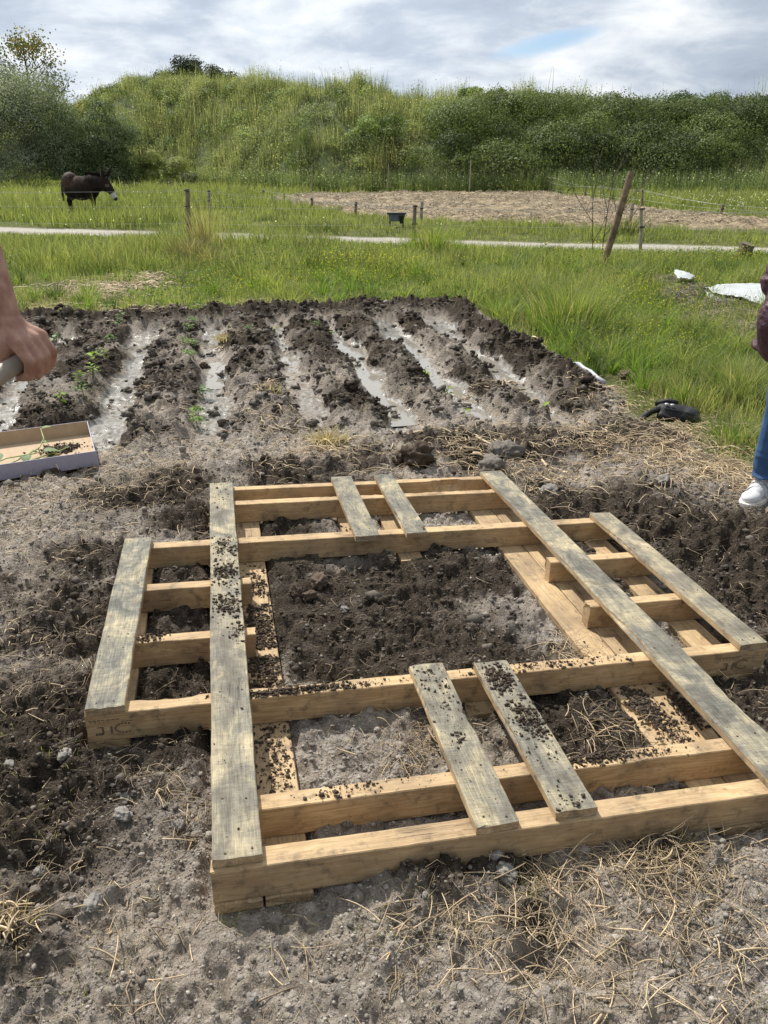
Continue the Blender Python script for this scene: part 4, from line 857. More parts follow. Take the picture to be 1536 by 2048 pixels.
def bush(name, label, cat, base, w_, h_, d_, nl, size, cA, cB, seed, nlump=14, lumpr=.32, group=None, trunkr=.1, inner=.35, dz=0, zmin=.2):
    base = Vector(base) + Vector((0, 0, dz)); 
    e = empty(name, base, label=label, cat=cat, group=group); rd = np.random.default_rng(seed)
    cen = []; rad = []
    for i in range(nlump):
        a = rd.random() * 6.283; f = rd.random() ** .5; zf = rd.uniform(zmin, .86)
        k_ = math.sqrt(max(.1, 1 - abs(zf - .45) ** 2 * 2.4)); cen.append((math.cos(a) * f * w_ * .5 * .75 * k_, math.sin(a) * f * d_ * .5 * .75 * k_, zf * h_)); rad.append(lumpr * min(w_, h_) * rd.uniform(.6, 1.15))
    bms, ends = branches((0, 0, -.1), (0, 0, h_ * .75), trunkr, 9, 1.0, seed); link('trunk', merge(bms), M['bark'], e)
    V, F, cc = lumpcloud(cen, rad, nl, size, np.array(cA), np.array(cB), .85, inner); link('crown', npmesh(name + '_crown', V, F, cc), M['leaf'], e)
    return e
def hb(px, py, D):                                     # ground/bank point under a pixel column at distance D
    p = atd(px, py, D); z, tt = hill(np.array([p.x]), np.array([p.y])); return Vector((p.x, p.y, max(0, float(z[0])) if tt[0] > 0 else 0))
bush('grey_willow', 'tall grey-green willowy tree filling the left edge, standing before the bank', 'tree', hb(-10, 350, 57), 13.0, 8.3, 7, 100000, .11, (.19, .215, .14), (.44, .47, .34), 3, 56, .22, inner=.4, zmin=.06)
bush('dark_shrub', 'broad dark green shrub at the foot of the bank, behind the donkey', 'shrub', hb(188, 350, 57), 7.6, 5.9, 4, 64000, .10, (.055, .085, .034), (.26, .31, .17), 5, 34, .25, dz=-.5, zmin=.06)
bush('pale_shrub', 'pale blossoming shrub halfway up the grassy bank', 'shrub', hb(350, 290, 56), 2.6, 1.5, 2, 6000, .10, (.17, .19, .09), (.33, .34, .20), 6, 9, .35, trunkr=.04, dz=-.6)
bush('flowering_shrub', 'low yellowish flowering shrub at the foot of the bank, right of the donkey', 'shrub', hb(295, 345, 57), 6.6, 2.4, 2, 14000, .11, (.14, .18, .05), (.36, .38, .15), 7, 16, .30, trunkr=.04, dz=-.3)
bush('weed_clump', 'bushy green weeds breaking the skyline above the brambles', 'weeds', hb(965, 200, 59), 4.8, 2.7, 2, 22000, .11, (.12, .18, .045), (.32, .40, .12), 8, 34, .22, trunkr=.02, dz=-1.75, zmin=.05)
bush('leafy_mound', 'bright green leafy mound bulging from the lower left of the brambles', 'shrub', hb(745, 300, 51), 4.2, 2.6, 2.5, 14000, .11, (.09, .14, .04), (.30, .37, .12), 9, 20, .26, trunkr=.04, dz=-1.5, zmin=.05)
bush('hedge_bush', 'rounded dense bush topping the thicket at right', 'bush', hb(1390, 230, 58), 4.6, 3.2, 3, 22000, .11, (.05, .085, .024), (.11, .155, .045), 10, 14, .33, trunkr=.06, dz=-2.6)
bush('olive_bush', 'yellowish olive bush on top of the thicket at the right edge', 'bush', hb(1500, 235, 57), 4.6, 3.0, 3, 20000, .11, (.085, .105, .03), (.17, .185, .055), 12, 14, .33, trunkr=.06, dz=-2.6)
# tree behind at left with sparse orange and olive leaves
e = empty('sparse_tree', atd(88, 300, 72), label='sparse olive-leaved tree with some orange leaves showing above the willowy tree at left', cat='tree'); e.location.z = 0
bms, ends = branches((0, 0, 0), (-.3, 0, 10.4), .22, 34, 1.5, 21, .62); link('trunk', merge(bms), M['bark'], e)
E_ = np.array([tuple(v) for v in ends]); E_ = E_[E_[:, 2] > 5]; k = rng.choice(len(E_), 3600); Pn = E_[k] + rng.normal(0, .40, (3600, 3)) * np.array([1, 1, .7]); f = (rng.random((3600, 1)) < np.where(Pn[:, 2:3] > 9.0, .28, .10))
V, F, cc = leaves(Pn, rng.uniform(.13, .25, 3600), np.where(f, np.array([.36, .24, .06]), np.array([.13, .15, .045])) * rng.uniform(.7, 1.3, (3600, 1)), 0, .7); link('crown', npmesh('crown', V, F, cc), M['leaf'], e)
def conifer(px, py, D, top_px, w_, label, seed, nl=16000):
    b = atd(px, py, D); tp = atd(px, top_px, D).z; e = empty('dark_conifer', (b.x, b.y, 0), label=label, cat='tree')
    link('trunk', merge([tube([(0, 0, 0), (0, 0, tp * .6), (0, 0, tp * .84)], [.3, .18, .04])]), M['bark'], e)
    rd = np.random.default_rng(seed); cen = []; rad = []
    for i in range(36): cen.append((rd.uniform(-.45, .45) * w_, rd.uniform(-.3, .3) * w_, tp - rd.uniform(.16, .5) * 5)); rad.append(rd.uniform(.55, 1.0))
    cen = [(a, b_, c_ - abs(a) * .6) for a, b_, c_ in cen]
    V, F, cc = lumpcloud(cen, rad, nl, .15, np.array([.018, .030, .014]), np.array([.055, .070, .035]), .9, .5); link('crown', npmesh('crown', V, F, cc), M['leaf'], e)
conifer(395, 200, 82, 92, 7.6, 'dark brownish-green treetop peeping over the crest of the bank', 4)
conifer(458, 200, 82, 132, 2.0, 'small dark treetop just right of the larger one behind the crest', 6, 2500)
conifer(1545, 230, 95, 172, 7.5, 'dark pine crown behind the thicket at the right edge', 5)

# tall weeds standing in front of the thicket
x = rng.uniform(8.5, 30, 5200); y = footy(x) + rng.uniform(-3.5, .3, 5200) - .0; x2 = rng.uniform(-34, 9, 5000); y2 = footy(x2) + rng.uniform(-1.0, .6, 5000); x = np.r_[x, x2]; y = np.r_[y, y2]
z, a2, s2 = terrain(x, y); k = (a2['plough'] < .5); x, y, z = x[k], y[k], z[k]; n = len(x); h = rng.uniform(.5, 1.35, n)
pa = strips(np.stack([x, y, z], 1), h, np.full(n, .03), rng.random(n) * 6.28, h * .1, np.tile(np.array([.11, .16, .05]), (n, 1)) * rng.uniform(.6, 1.3, (n, 1)), 3, tipc=np.tile([.3, .33, .18], (n, 1)))
kk = np.repeat(np.arange(n), 4); Pl = np.stack([x[kk] + rng.normal(0, .06, len(kk)), y[kk] + rng.normal(0, .06, len(kk)), z[kk] + h[kk] * rng.uniform(.3, 1, len(kk))], 1)
fl_ = (rng.random((len(kk), 1)) < .16); pl_ = leaves(Pl, rng.uniform(.05, .11, len(kk)), np.where(fl_, np.array([.6, .62, .52]), np.array([.11, .165, .055])) * rng.uniform(.6, 1.2, (len(kk), 1)), .3)
V, F, cc = join([pa, pl_]); tag(link('tall_weeds', npmesh('tall_weeds', V, F, cc), M['grass']), kind='stuff')

# grass tussocks and dark stalk clumps one can point at
def tussock(px, py, label, n, h, w_, cA, cB, wd=.006, spread=.5, name='grass_tussock', cat='tussock', dry=.2, group=None):
    c0 = at(px, py); zc = hz(c0.x, c0.y); a = rng.random(n) * 6.283; r = np.minimum(np.abs(rng.normal(0, w_ * .4, n)), w_ * .7); x = np.cos(a) * r; y = np.sin(a) * r; hh = h * rng.uniform(.45, 1.1, n)
    f = rng.random((n, 1)); col = np.array(cA) * (1 - f) + np.array(cB) * f; dr = rng.random((n, 1)) < dry; col = np.where(dr, SC * .8, col)
    V, F, cc = strips(np.stack([x, y, np.zeros(n) - .02], 1), hh, wd * rng.uniform(.6, 1.3, n), a + rng.normal(0, .4, n), hh * spread * rng.uniform(.3, 1.3, n), col, 5, tipc=col * .8 + ST * .2)
    o = link(name, npmesh(name, V, F, cc), M['grass']); o.location = (c0.x, c0.y, zc); tag(o, label, cat, group)
TA, TB = (.075, .15, .02), (.17, .26, .045)
tussock(1140, 665, 'tall upright tussock of bright grass beside the far right corner of the dug plot', 1700, .55, .55, TA, (.24, .33, .06), .007)
tussock(1480, 790, 'large arching grass tussock at the right edge, near the legs in jeans', 800, .34, .38, TA, TB, .0042, .8)
tussock(1462, 880, 'low grass tussock just right of the black bag', 420, .2, .30, TA, TB, .004, .9)
tussock(865, 512, 'bright yellow-green tussock at the foot of the middle near fence post', 900, .62, .7, (.11, .2, .02), (.22, .30, .05), .010, .5)
tussock(1255, 470, 'dark green tall tussock just behind the gravel path', 500, .5, .7, (.05, .09, .02), (.09, .15, .03), .012, .5)
tussock(210, 540, 'small tussock of dead dark stalks in the short turf at left', 300, .22, .22, (.06, .045, .03), (.16, .12, .07), .006, .6, dry=.1)
tussock(378, 515, 'tangle of dead stalks around the foot of the left near fence post', 700, .45, .55, (.07, .055, .035), (.22, .18, .09), .008, .7, dry=.2)
tussock(425, 528, 'dead dark grass clump right of the left near fence post', 500, .35, .55, (.06, .05, .03), (.18, .16, .07), .008, .7, dry=.2)
tussock(410, 500, 'tall dry yellow grass leaning beside the left near fence post', 300, 1.0, .5, (.25, .26, .09), (.38, .34, .15), .009, .35, dry=.4)
tussock(640, 500, 'dark leafy green clump in the grass before the path', 500, .32, .7, (.04, .085, .02), (.08, .13, .03), .012, .6)
tussock(1260, 560, 'leafy dark weed clump to the right of the leaning post', 380, .3, .5, (.045, .09, .02), (.09, .14, .04), .012, .7)
tussock(60, 530, 'light green leafy weed standing at the left edge of the turf', 260, .36, .3, (.12, .2, .03), (.2, .28, .05), .012, .6)
tussock(460, 1870, 'thin green sprout in front of the pallet corner', 9, .07, .02, (.16, .2, .08), (.25, .3, .12), .004, .8, name='grass_sprout', cat='sprout', dry=0)
tussock(1050, 1800, 'green grass tuft among the straw before the front joist', 60, .06, .05, (.1, .15, .05), (.2, .24, .1), .003, .8, name='grass_sprout', cat='sprout', dry=.2)
tussock(30, 1890, 'clump of thick dry straw stalks at the left edge, lower corner', 60, .07, .06, (.5, .4, .22), (.6, .5, .3), .005, 1.1, name='straw_tuft', cat='straw', dry=1)
tussock(655, 895, 'upright dry straw tuft between the plot and the pallet', 260, .11, .16, (.35, .27, .14), (.5, .4, .22), .005, .7, name='straw_tuft', cat='straw', dry=.6)
tussock(540, 805, 'dry straw tuft on the ridge right of the middle furrow', 120, .09, .1, (.35, .27, .14), (.5, .4, .22), .006, .7, name='straw_tuft', cat='straw', dry=.6)
tussock(450, 690, 'yellow straw tuft on the ridge right of the third furrow', 120, .09, .14, (.35, .27, .14), (.5, .4, .22), .007, .9, name='straw_tuft', cat='straw', dry=.6)
tussock(1355, 1690, 'straw tuft in the pile before the right end of the front joist', 80, .06, .1, (.3, .24, .14), (.5, .4, .22), .003, 1.0, name='straw_tuft', cat='straw', dry=.7)
print('veg done')

# ------------------------------------------------------------ stones and clods one can point at
def stone(px, py, r, label, name='stone', cat='stone', mat=None, col=None, flat=.7, amp=.35, lift=.3):
    c0 = at(px, py); z = hz(c0.x, c0.y); q = IV * 1.7 + px * .37; B3v, B3f = ico(4); q = B3v * 1.6 + px * .37
    d = 1 + amp * (vn(q[:, 0], q[:, 1] + q[:, 2] * 1.3, px % 7) + .5 * vn(q[:, 1] * 2.4, q[:, 2] * 2.4 + q[:, 0], px % 5) + .45 * vn(q[:, 0] * 6, q[:, 1] * 6 + q[:, 2] * 5, 3) + .3 * vn(q[:, 0] * 13, q[:, 1] * 13 + q[:, 2] * 11, 4)) + (0 if mat is None else .28) * (worley(q[:, 0] + q[:, 2] * .7, q[:, 1] - q[:, 2] * .5, 2.6, 2) - .5) - (0 if mat is None else .18) * np.abs(vn(q[:, 0] * 20, q[:, 1] * 20 + q[:, 2] * 18, 1))
    V = B3v * d[:, None] * np.array([1.15, .85, flat]) * r; me = npmesh(name, V, B3f, None if col is None else np.tile(col, (len(V), 1)))
    o = link(name, me, mat or M['stone']); o.location = (c0.x, c0.y, z + r * flat * lift); o.rotation_euler = (0, 0, px * .7); tag(o, label, cat); return o
stone(138, 1550, .021, 'pale grey stone left of the pallet, below its stamped joist end')
stone(255, 1668, .020, 'angular grey stone left of the long left plank')
stone(83, 1762, .014, 'small pale stone on dark soil near the lower left edge')
stone(195, 1850, .020, 'knobbly grey stone beside straw at lower left')
stone(25, 1565, .015, 'small grey stone at the left edge level with the pallet corner')
stone(1008, 1770, .022, 'oblong pale stone under the front joist, right of the middle')
stone(988, 1748, .013, 'small whitish stone tucked against the front joist')
stone(850, 1822, .008, 'tiny white pebble before the front joist')
stone(362, 1672, .014, 'dark rounded stone in roots left of the long left plank')
stone(255, 1605, .013, 'grey pebble below the stamped joist end')
stone(505, 2020, .013, 'pale lump at the bottom edge'); stone(1330, 968, .035, 'pale stone in dark soil beyond the outer right plank')
stone(1275, 990, .018, 'small whitish stone in the dark soil right of the pallet'); stone(1100, 968, .04, 'grey lump beyond the right plank end')
stone(690, 1230, .016, 'small pale stone inside the pallet opening')
cm = M['clod']; DC = DARKC * 1.5
stone(835, 922, .085, 'rounded dark root clod behind the pallet, right of the middle', 'soil_clod', 'clod', cm, DC, .9, .3, .5)
stone(1010, 905, .10, 'broad grey clod with straw behind the right plank', 'soil_clod', 'clod', cm, DRYC * .55, .7, .3, .3)
stone(985, 928, .08, 'smaller grey clod behind the right plank end', 'soil_clod', 'clod', cm, DRYC * .6, .7, .3, .3)
stone(640, 1180, .038, 'rounded clod heaped inside the pallet by the left plank', 'soil_clod', 'clod', cm, DC * 1.5, .9, .3, .5)
stone(590, 1195, .03, 'dark clod beside the rounded one inside the pallet', 'soil_clod', 'clod', cm, DC, .9, .3, .5)
stone(620, 1205, .026, 'small clod in front of the rounded one inside the pallet', 'soil_clod', 'clod', cm, DC * 1.3, .9, .3, .5)
stone(1250, 758, .07, 'earthy tussock clod on the path edge behind the black bag', 'soil_clod', 'clod', cm, DC * 1.6, .8, .4, .4)
stone(408, 728, .0375, 'small dark clod on the ridge right of the third furrow', 'soil_clod', 'clod', cm, DC, .8, .4, .4)
stone(800, 915, .05, 'small clod just left of the rounded root clod', 'soil_clod', 'clod', cm, DC * 1.5, .8, .4, .4)

# ------------------------------------------------------------ seedlings
def leafshape(L_, W_, fold=.25, curve=.3, n=6):
    """a real leaf: pointed oval with a folded midrib and a drooping tip"""
    V = []; F = []
    for i in range(n + 1):
        t_ = i / n; wv = W_ * .5 * math.sin(math.pi * min(1, t_ ** .75)) ** .9 if 0 < t_ < 1 else 0.0006; z = -curve * L_ * t_ * t_
        V += [(t_ * L_, -wv, z + fold * wv), (t_ * L_, 0, z), (t_ * L_, wv, z + fold * wv)]
    for i in range(n):
        for j in (0, 1): F.append((3 * i + j, 3 * i + 3 + j, 3 * i + 4 + j, 3 * i + 1 + j))
    return np.array(V), np.array(F)
def seedling(px, py, h, nl, ll, lw, colr, label, group='seedlings planted along the ridges', zadd=0, loc=None, compound=False, seed=0, name='seedling'):
    rd = random.Random(px * 31 + py + seed); c0 = at(px, py) if loc is None else Vector(loc); z = hz(c0.x, c0.y) + zadd if loc is None else c0.z
    e = empty(name, (c0.x, c0.y, z), label=label, cat='seedling', group=group)
    lean = (rd.uniform(-.25, .25) * h, rd.uniform(-.25, .25) * h); pth = [(0, 0, -.01), (lean[0] * .3, lean[1] * .3, h * .5), (lean[0], lean[1], h)]
    link('stem', merge([tube(pth, [.0035, .003, .002], 5)]), MS, e); parts = []
    for i in range(nl):
        f = .35 + .65 * (i + 1) / nl; p = Vector(pth[1]).lerp(Vector(pth[2]), max(0, f * 2 - 1)) if f > .5 else Vector(pth[0]).lerp(Vector(pth[1]), f * 2)
        az = i * 2.4 + rd.uniform(-.5, .5); tilt = rd.uniform(-.1, .7)
        for c_ in range(3 if compound else 1):
            V, F = leafshape(ll * rd.uniform(.7, 1.15) * (.6 if compound else 1), lw * rd.uniform(.8, 1.1) * (.6 if compound else 1), .3, rd.uniform(.2, .6))
            Mx = Matrix.Translation(p + Vector((math.cos(az), math.sin(az), .3)) * ll * (.5 if compound and c_ else .08)) @ Matrix.Rotation(az + (c_ - 1) * 1.0 * compound, 4, 'Z') @ Matrix.Rotation(-tilt, 4, 'Y') @ Matrix.Rotation(rd.uniform(-.4, .4), 4, 'X')
            V = np.array([tuple(Mx @ Vector(v)) for v in V]); parts.append((V, F, np.tile(np.array(colr) * rd.uniform(.75, 1.25), (len(V), 1))))
    V, F, cc = join(parts); link('leaves', npmesh('leaves', V, F, cc), M['leaf'], e); return e
MS = simple('green_stem', (.16, .22, .06), .6, .2, 40, 0, 40)
YG, DG, PG = (.24, .36, .05), (.10, .18, .035), (.34, .42, .25)
S1 = 'seedlings on the ridge between the first and second furrows'; S2 = 'seedlings on the ridge left of the third furrow'
rowA = [(243, 665, 'farthest seedling on the ridge left of the second furrow', DG), (238, 682, 'second farthest seedling on the ridge left of the second furrow', DG), (226, 702, 'pale spindly seedling on the ridge left of the second furrow', DG), (206, 735, 'tallest bright seedling, with wide leaves, left of the second furrow', YG), (190, 752, 'bushy lime seedling just in front of the tallest bright one', YG), (193, 775, 'thin seedling below the bushy lime one left of the second furrow', YG), (165, 795, 'drooping lime seedling beyond the box corner', YG), (172, 815, 'pale wilting seedling right of the drooping lime one', DG), (128, 838, 'green seedling directly behind the cardboard tray', YG)]
for i, (a, b, l, c_) in enumerate(rowA): seedling(a, b, .13 if i in (3, 6) else .09, 7, .06, .028, c_, l, S1, compound=(i % 2 == 1))
rowB = [(388, 662, 'farthest seedling on the ridge left of the third furrow'), (377, 682, 'second farthest seedling on the ridge left of the third furrow'), (390, 706, 'small dark seedling left of the third furrow, third from the far end'), (373, 722, 'leafy seedling left of the third furrow, fourth from the far end'), (384, 745, 'light seedling left of the third furrow, fifth from the far end'), (406, 790, 'fullest leafy seedling left of the third furrow'), (397, 826, 'pale green seedling near the close end of the third furrow'), (394, 850, 'nearest seedling beside the close end of the third furrow')]
for i, (a, b, l) in enumerate(rowB): seedling(a, b, .07, 8, .065, .035, DG if i in (2, 5) else (.16, .26, .05), l, S2, compound=True)
for (a, b, l, c_, cmp_) in [(130, 650, 'lone round-leaved pale seedling at the far end of the first furrow', PG, 0), (104, 684, 'pale leaved seedling by the water of the first furrow', PG, 0), (112, 680, 'small green seedling right beside the pale leaved one by the first furrow', DG, 1), (218, 640, 'small seedling against the far bank above the second furrow', DG, 1), (400, 645, 'small yellowish seedling against the far bank', DG, 1),
        (548, 665, 'yellowish seedling at the far end of the fourth furrow', (.28, .30, .08), 1), (502, 688, 'small seedling on the ridge left of the fourth furrow', DG, 1), (658, 664, 'green seedling at the far bank above the fifth furrow', YG, 0), (630, 672, 'faint seedling left of the green one at the far bank', DG, 1),
        (850, 765, 'lime seedling on the ridge left of the sixth furrow', YG, 0), (895, 802, 'single small leaf seedling in the sixth furrow', YG, 0), (928, 832, 'bright lime seedling at the close end of the sixth furrow', YG, 0), (1082, 832, 'small green seedling near the close end of the seventh furrow', YG, 0)]:
    seedling(a, b, .07, 4 if not cmp_ else 6, .06, .045 if c_ is PG else .03, c_, l, 'single seedlings about the plot', compound=bool(cmp_))
# red plastic scraps
M['red'] = simple('red_plastic', (.35, .03, .03), .4, .1, 20, 0, 20)

# ------------------------------------------------------------ posts and fences
def post_mesh(h, r, taper=.85, lean=(0, 0), rough=.06, seed=0, seg=10, sharp=0):
    rd = random.Random(seed); n = 9
    path = [(lean[0] * h * i / n + rd.uniform(-1, 1) * r * .12, lean[1] * h * i / n + rd.uniform(-1, 1) * r * .12, -.15 + (h + .15) * i / n) for i in range(n + 1)]
    bm = tube(path, [r * (1 - (1 - taper) * i / n) * (1 + rd.uniform(-rough, rough)) for i in range(n + 1)], seg)
    return merge([bm])
def fence(label, posts, wires, group=None, wr=.003, mats=None):
    """posts: (px base, py base, py top, lean px, radius); wires: heights; wires run post to post with sag"""
    base0 = at(posts[0][0], posts[0][1]); e = empty('wire_fence', base0, label=label, cat='fence'); pts = []
    for i, q in enumerate(posts):
        b = at(q[0], q[1]); top = atd(q[0] + q[3], q[2], b.y); z0 = hz(b.x, b.y)
        h = top.z - z0; ln = (top.x - b.x) / max(h, .1)
        o = link('fence_post', post_mesh(h, q[4], .9, (ln, 0), seed=i + int(b.y * 10)), M['palepost'] if len(q) > 5 else M['post'], e); o.location = (b.x - base0.x, b.y - base0.y, z0)
        pts.append((Vector((b.x - base0.x, b.y - base0.y, z0)), h, ln))
        for hh in wires:
            if q[4] > .03 and hh < h:
                k = link('insulator', merge([tube([(-.05, -q[4] - .01, hh), (.05, -q[4] - .01, hh)], [.014, .014], 6)]), M['black'], e); k.location = o.location + Vector((ln * hh, 0, 0)); k.parent = o; k.location = (ln * hh, 0, 0)
    for wh in wires:
        bms = []
        for a, b in zip(pts[:-1], pts[1:]):
            pa_ = a[0] + Vector((a[2] * wh, -.03, min(wh, a[1] - .03))); pb2 = b[0] + Vector((b[2] * wh, -.03, min(wh, b[1] - .03))); sag = .012 * (pa_ - pb2).length * .6
            bms.append(tube([pa_.lerp(pb2, k / 6) - Vector((0, 0, sag * 4 * (k / 6) * (1 - k / 6))) for k in range(7)], [wr] * 7, 4))
        link('wire', merge(bms), M['wire'], e)
    return e
M['black'] = simple('black_plastic', (.018, .018, .02), .5, .2, 30, .1, 60)
fence('near wire fence on slim wooden posts crossing the grass in front of the gravel path', [(-420, 470, 350, 0, .05), (380, 497, 377, -6, .048), (826, 499, 411, 4, .040), (1283, 503, 416, 0, .035, 1), (1900, 530, 420, 0, .04)], (.46, .78, 1.06), wr=.003)
fence('far wire fence between the meadow and the ploughed field', [(-400, 405, 340, 0, .05), (418, 423, 380, 0, .055, 1), (568, 407, 388, 0, .045), (624, 421, 395, 0, .05), (710, 434, 403, 2, .045), (842, 444, 403, 2, .05, 1), (1258, 450, 408, 7, .055, 1)], (.35, .65), wr=.004)
fence('short row of small posts at the far left corner of the ploughed field', [(497, 384, 374, 0, .05), (527, 402, 379, 0, .06), (568, 407, 386, 0, .045)], (.4, .8), wr=.004)
fence('wire fence of thin stakes along the right border of the ploughed field', [(1100, 388, 352, 3, .03), (1169, 398, 372, 3, .045), (1200, 402, 371, 1, .03, 1), (1283, 418, 378, 3, .04), (1440, 436, 408, 6, .05), (1900, 470, 420, 0, .05)], (.25, .55, .85), wr=.004)
def lone(name, label, cat, pxb, pyb, pxt, pyt, r, mat, dist=None, taper=.9):
    b = at(pxb, pyb); top = atd(pxt, pyt, b.y if dist is None else dist); z0 = hz(b.x, b.y); h = top.z - z0
    o = link(name, post_mesh(h, r, taper, ((top.x - b.x) / h, (.0 if dist is None else (dist - b.y) / h)), seed=pxb, seg=12), mat); o.location = (b.x, b.y, z0); return tag(o, label, cat)
M['logpost'] = simple('brown_log_bark', (.21, .15, .10), .85, .5, 14, 1, 45)
lp_ = lone('leaning_post', 'thick brown round post leaning to the right in the tall grass', 'post', 1199, 547, 1263, 343, .052, M['logpost'], taper=.92)
for (a, b, a2_, b2, l) in [(775, 388, 777, 328, 'thin pale stake against the brambles left of the others'), (938, 388, 942, 320, 'thin pale stake standing against the middle of the thicket'), (1375, 385, 1377, 345, 'short thin stake at the foot of the thicket at right'), (623, 388, 624, 330, 'thin stake at the foot of the grassy bank')]:
    lone('thin_stake', l, 'stake', a, b, a2_, b2, .03, M['palepost'])
# bare sapling beside the leaning post
b = at(1205, 520); e = empty('bare_sapling', b, label='leafless sapling with fine twigs next to the leaning post', cat='sapling')
rd = random.Random(5); tw = []
def twig(p, d, l, r, dep):
    q = [p]; dd_ = Vector(d)
    for i in range(4): dd_ = (dd_ + Vector((rd.uniform(-.12, .12), rd.uniform(-.12, .12), .1))).normalized(); q.append(q[-1] + dd_ * l / 4)
    tw.append(tube(q, [r * (1 - .18 * i) for i in range(5)], 5))
    if dep:
        for i in range(3):
            s_ = (-1) ** i; k = q[1 + i]; twig(k, (dd_ + Vector((s_ * rd.uniform(.35, .8), rd.uniform(-.3, .3), .1))).normalized(), l * .62, r * .6, dep - 1)
for dx, l in ((-.02, 1.7), (-.16, 1.35), (.06, 1.3)):
    twig(Vector((dx, 0, -.05)), (dx * .8, 0, 1), l, .011, 2)
link('trunk', merge(tw), M['bark'], e)
# old stump
b = at(1478, 522); st0 = link('tree_stump', post_mesh(.30, .15, .75, (.05, 0), .14, 3, 14), M['bark']); st0.location = (b.x, b.y, 0); st0.rotation_euler = (.1, .25, 0); tag(st0, 'weathered tree stump in the grass at the right, before the path', 'stump')
# low dark trough seen past the middle post
b = at(793, 456); e = empty('water_trough', (b.x, b.y, hz(b.x, b.y)), label='low black and white trough in the grass left of the middle near post', cat='trough')
bm = bmesh.new(); bmesh.ops.create_cube(bm, size=1, matrix=Matrix.Translation((0, 0, .34)) @ Matrix.Diagonal((.50, .3, .03, 1))); me = merge([bm]); link('rim', me, M['black'], e)
bm = bmesh.new(); q = bmesh.ops.create_cube(bm, size=1, matrix=Matrix.Translation((0, 0, .235)) @ Matrix.Diagonal((.44, .26, .17, 1)))
for v in bm.verts:
    if v.co.z < .2: v.co.x *= .8
link('basin', merge([bm]), simple('grey_blue_plastic', (.13, .16, .19), .5, .3, 10, 0, 10), e)
link('outlet', merge([tube([(.12, -.17, .10), (.12, -.17, .30)], [.035, .07], 8)]), M['black'], e)
for sx_ in (-.17, .17): link('leg', merge([tube([(sx_, 0, -.05), (sx_, 0, .16)], [.02, .02], 6)]), M['black'], e)

# ------------------------------------------------------------ hose, sheet, bag, tray
h0, h1 = at(1112, 722), at(1204, 790); pth = []
for i in range(13):
    f = i / 12; p = h0.lerp(h1, f); x_ = p.x - .05 * math.sin(math.pi * f) + .02 * math.sin(7 * f); pth.append((x_, p.y, hz(x_, p.y) + .03))
hs = link('plastic_pipe', merge([tube(pth, [.016] * 13, 10)]), simple('grey_pipe', (.46, .48, .50), .4, .15, 30, .1, 60), smooth=True); tag(hs, 'pale grey plastic pipe lying along the right ridge of the plot', 'pipe')
def blanket(name, poly, label, col, z0, amp, n=70, seed=0, thick=.004):
    xs_ = [p[0] for p in poly]; ys_ = [p[1] for p in poly]; gx_ = np.linspace(min(xs_), max(xs_), n); gy_ = np.linspace(min(ys_), max(ys_), n); X, Y = np.meshgrid(gx_, gy_)
    jx_ = X + .05 * fbm(X, Y, 4, 3, seed); jy_ = Y + .05 * fbm(X, Y, 4, 3, seed + 1); ins = inpoly(jx_, jy_, poly)
    Z = terrain(X.ravel(), Y.ravel())[0].reshape(X.shape) * .7 + z0 + amp * billow(X * .9 + Y * .5, Y, 2.2, 3, seed) + amp * .3 * fbm(X, Y, 9, 3, seed)
    id_ = np.arange(n * n).reshape(n, n); F = []
    for i in range(n - 1):
        for j in range(n - 1):
            if ins[i, j] and ins[i + 1, j] and ins[i, j + 1] and ins[i + 1, j + 1]: F.append((id_[i, j], id_[i, j + 1], id_[i + 1, j + 1], id_[i + 1, j]))
    F = np.array(F); us_ = np.unique(F); mp = -np.ones(n * n, int); mp[us_] = np.arange(len(us_)); V = np.stack([X.ravel(), Y.ravel(), Z.ravel()], 1)[us_]
    o = link(name, npmesh(name, V, mp[F]), col, smooth=True); s_ = o.modifiers.new('s', 'SOLIDIFY'); s_.thickness = thick; return tag(o, label, 'plastic sheet')
ps = simple('white_plastic_film', (.47, .50, .50), .45, .06, 6, .3, 30)
blanket('plastic_sheet', SHP, 'big pale plastic sheet spread on the grass at the right edge', ps, .10, .035)
blanket('plastic_scrap', [at(*q)[:2] for q in [(1340, 575), (1356, 566), (1390, 572), (1378, 584), (1350, 588)]], 'small crumpled white plastic scrap left of the big sheet', ps, .14, .05, 30, 2)
blanket('plastic_strip', [at(*q)[:2] for q in [(1405, 600), (1440, 590), (1475, 622), (1440, 620)]], 'torn strip of plastic at the corner of the big sheet', ps, .05, .06, 40, 3)

def vox(bms, size, smooth=6, name='body'):
    """join closed pieces into one continuous surface"""
    me = merge(bms); o = bpy.data.objects.new('tmp', me); C.objects.link(o)
    m_ = o.modifiers.new('r', 'REMESH'); m_.mode = 'VOXEL'; m_.voxel_size = size
    s_ = o.modifiers.new('s', 'SMOOTH'); s_.factor = .5; s_.iterations = smooth
    dg = bpy.context.evaluated_depsgraph_get(); r_ = bpy.data.meshes.new_from_object(o.evaluated_get(dg)); bpy.data.objects.remove(o); r_.name = name
    r_.polygons.foreach_set('use_smooth', [True] * len(r_.polygons)); return r_
def cap(a, b, r1, r2=None, seg=14, sq=(1, 1)):
    """tapered limb piece with rounded ends"""
    a = Vector(a); b = Vector(b); r2 = r1 if r2 is None else r2; d = (b - a); L_ = max(d.length, 1e-5); d.normalize(); path = []; rad_ = []
    for k in range(5): an = math.pi / 2 * k / 4; path.append(a - d * r1 * math.cos(an)); rad_.append(max(r1 * math.sin(an), r1 * .05))
    for k in range(5): an = math.pi / 2 * k / 4; path.append(b + d * r2 * math.sin(an)); rad_.append(max(r2 * math.cos(an), r2 * .05))
    return tube(path, rad_, seg)
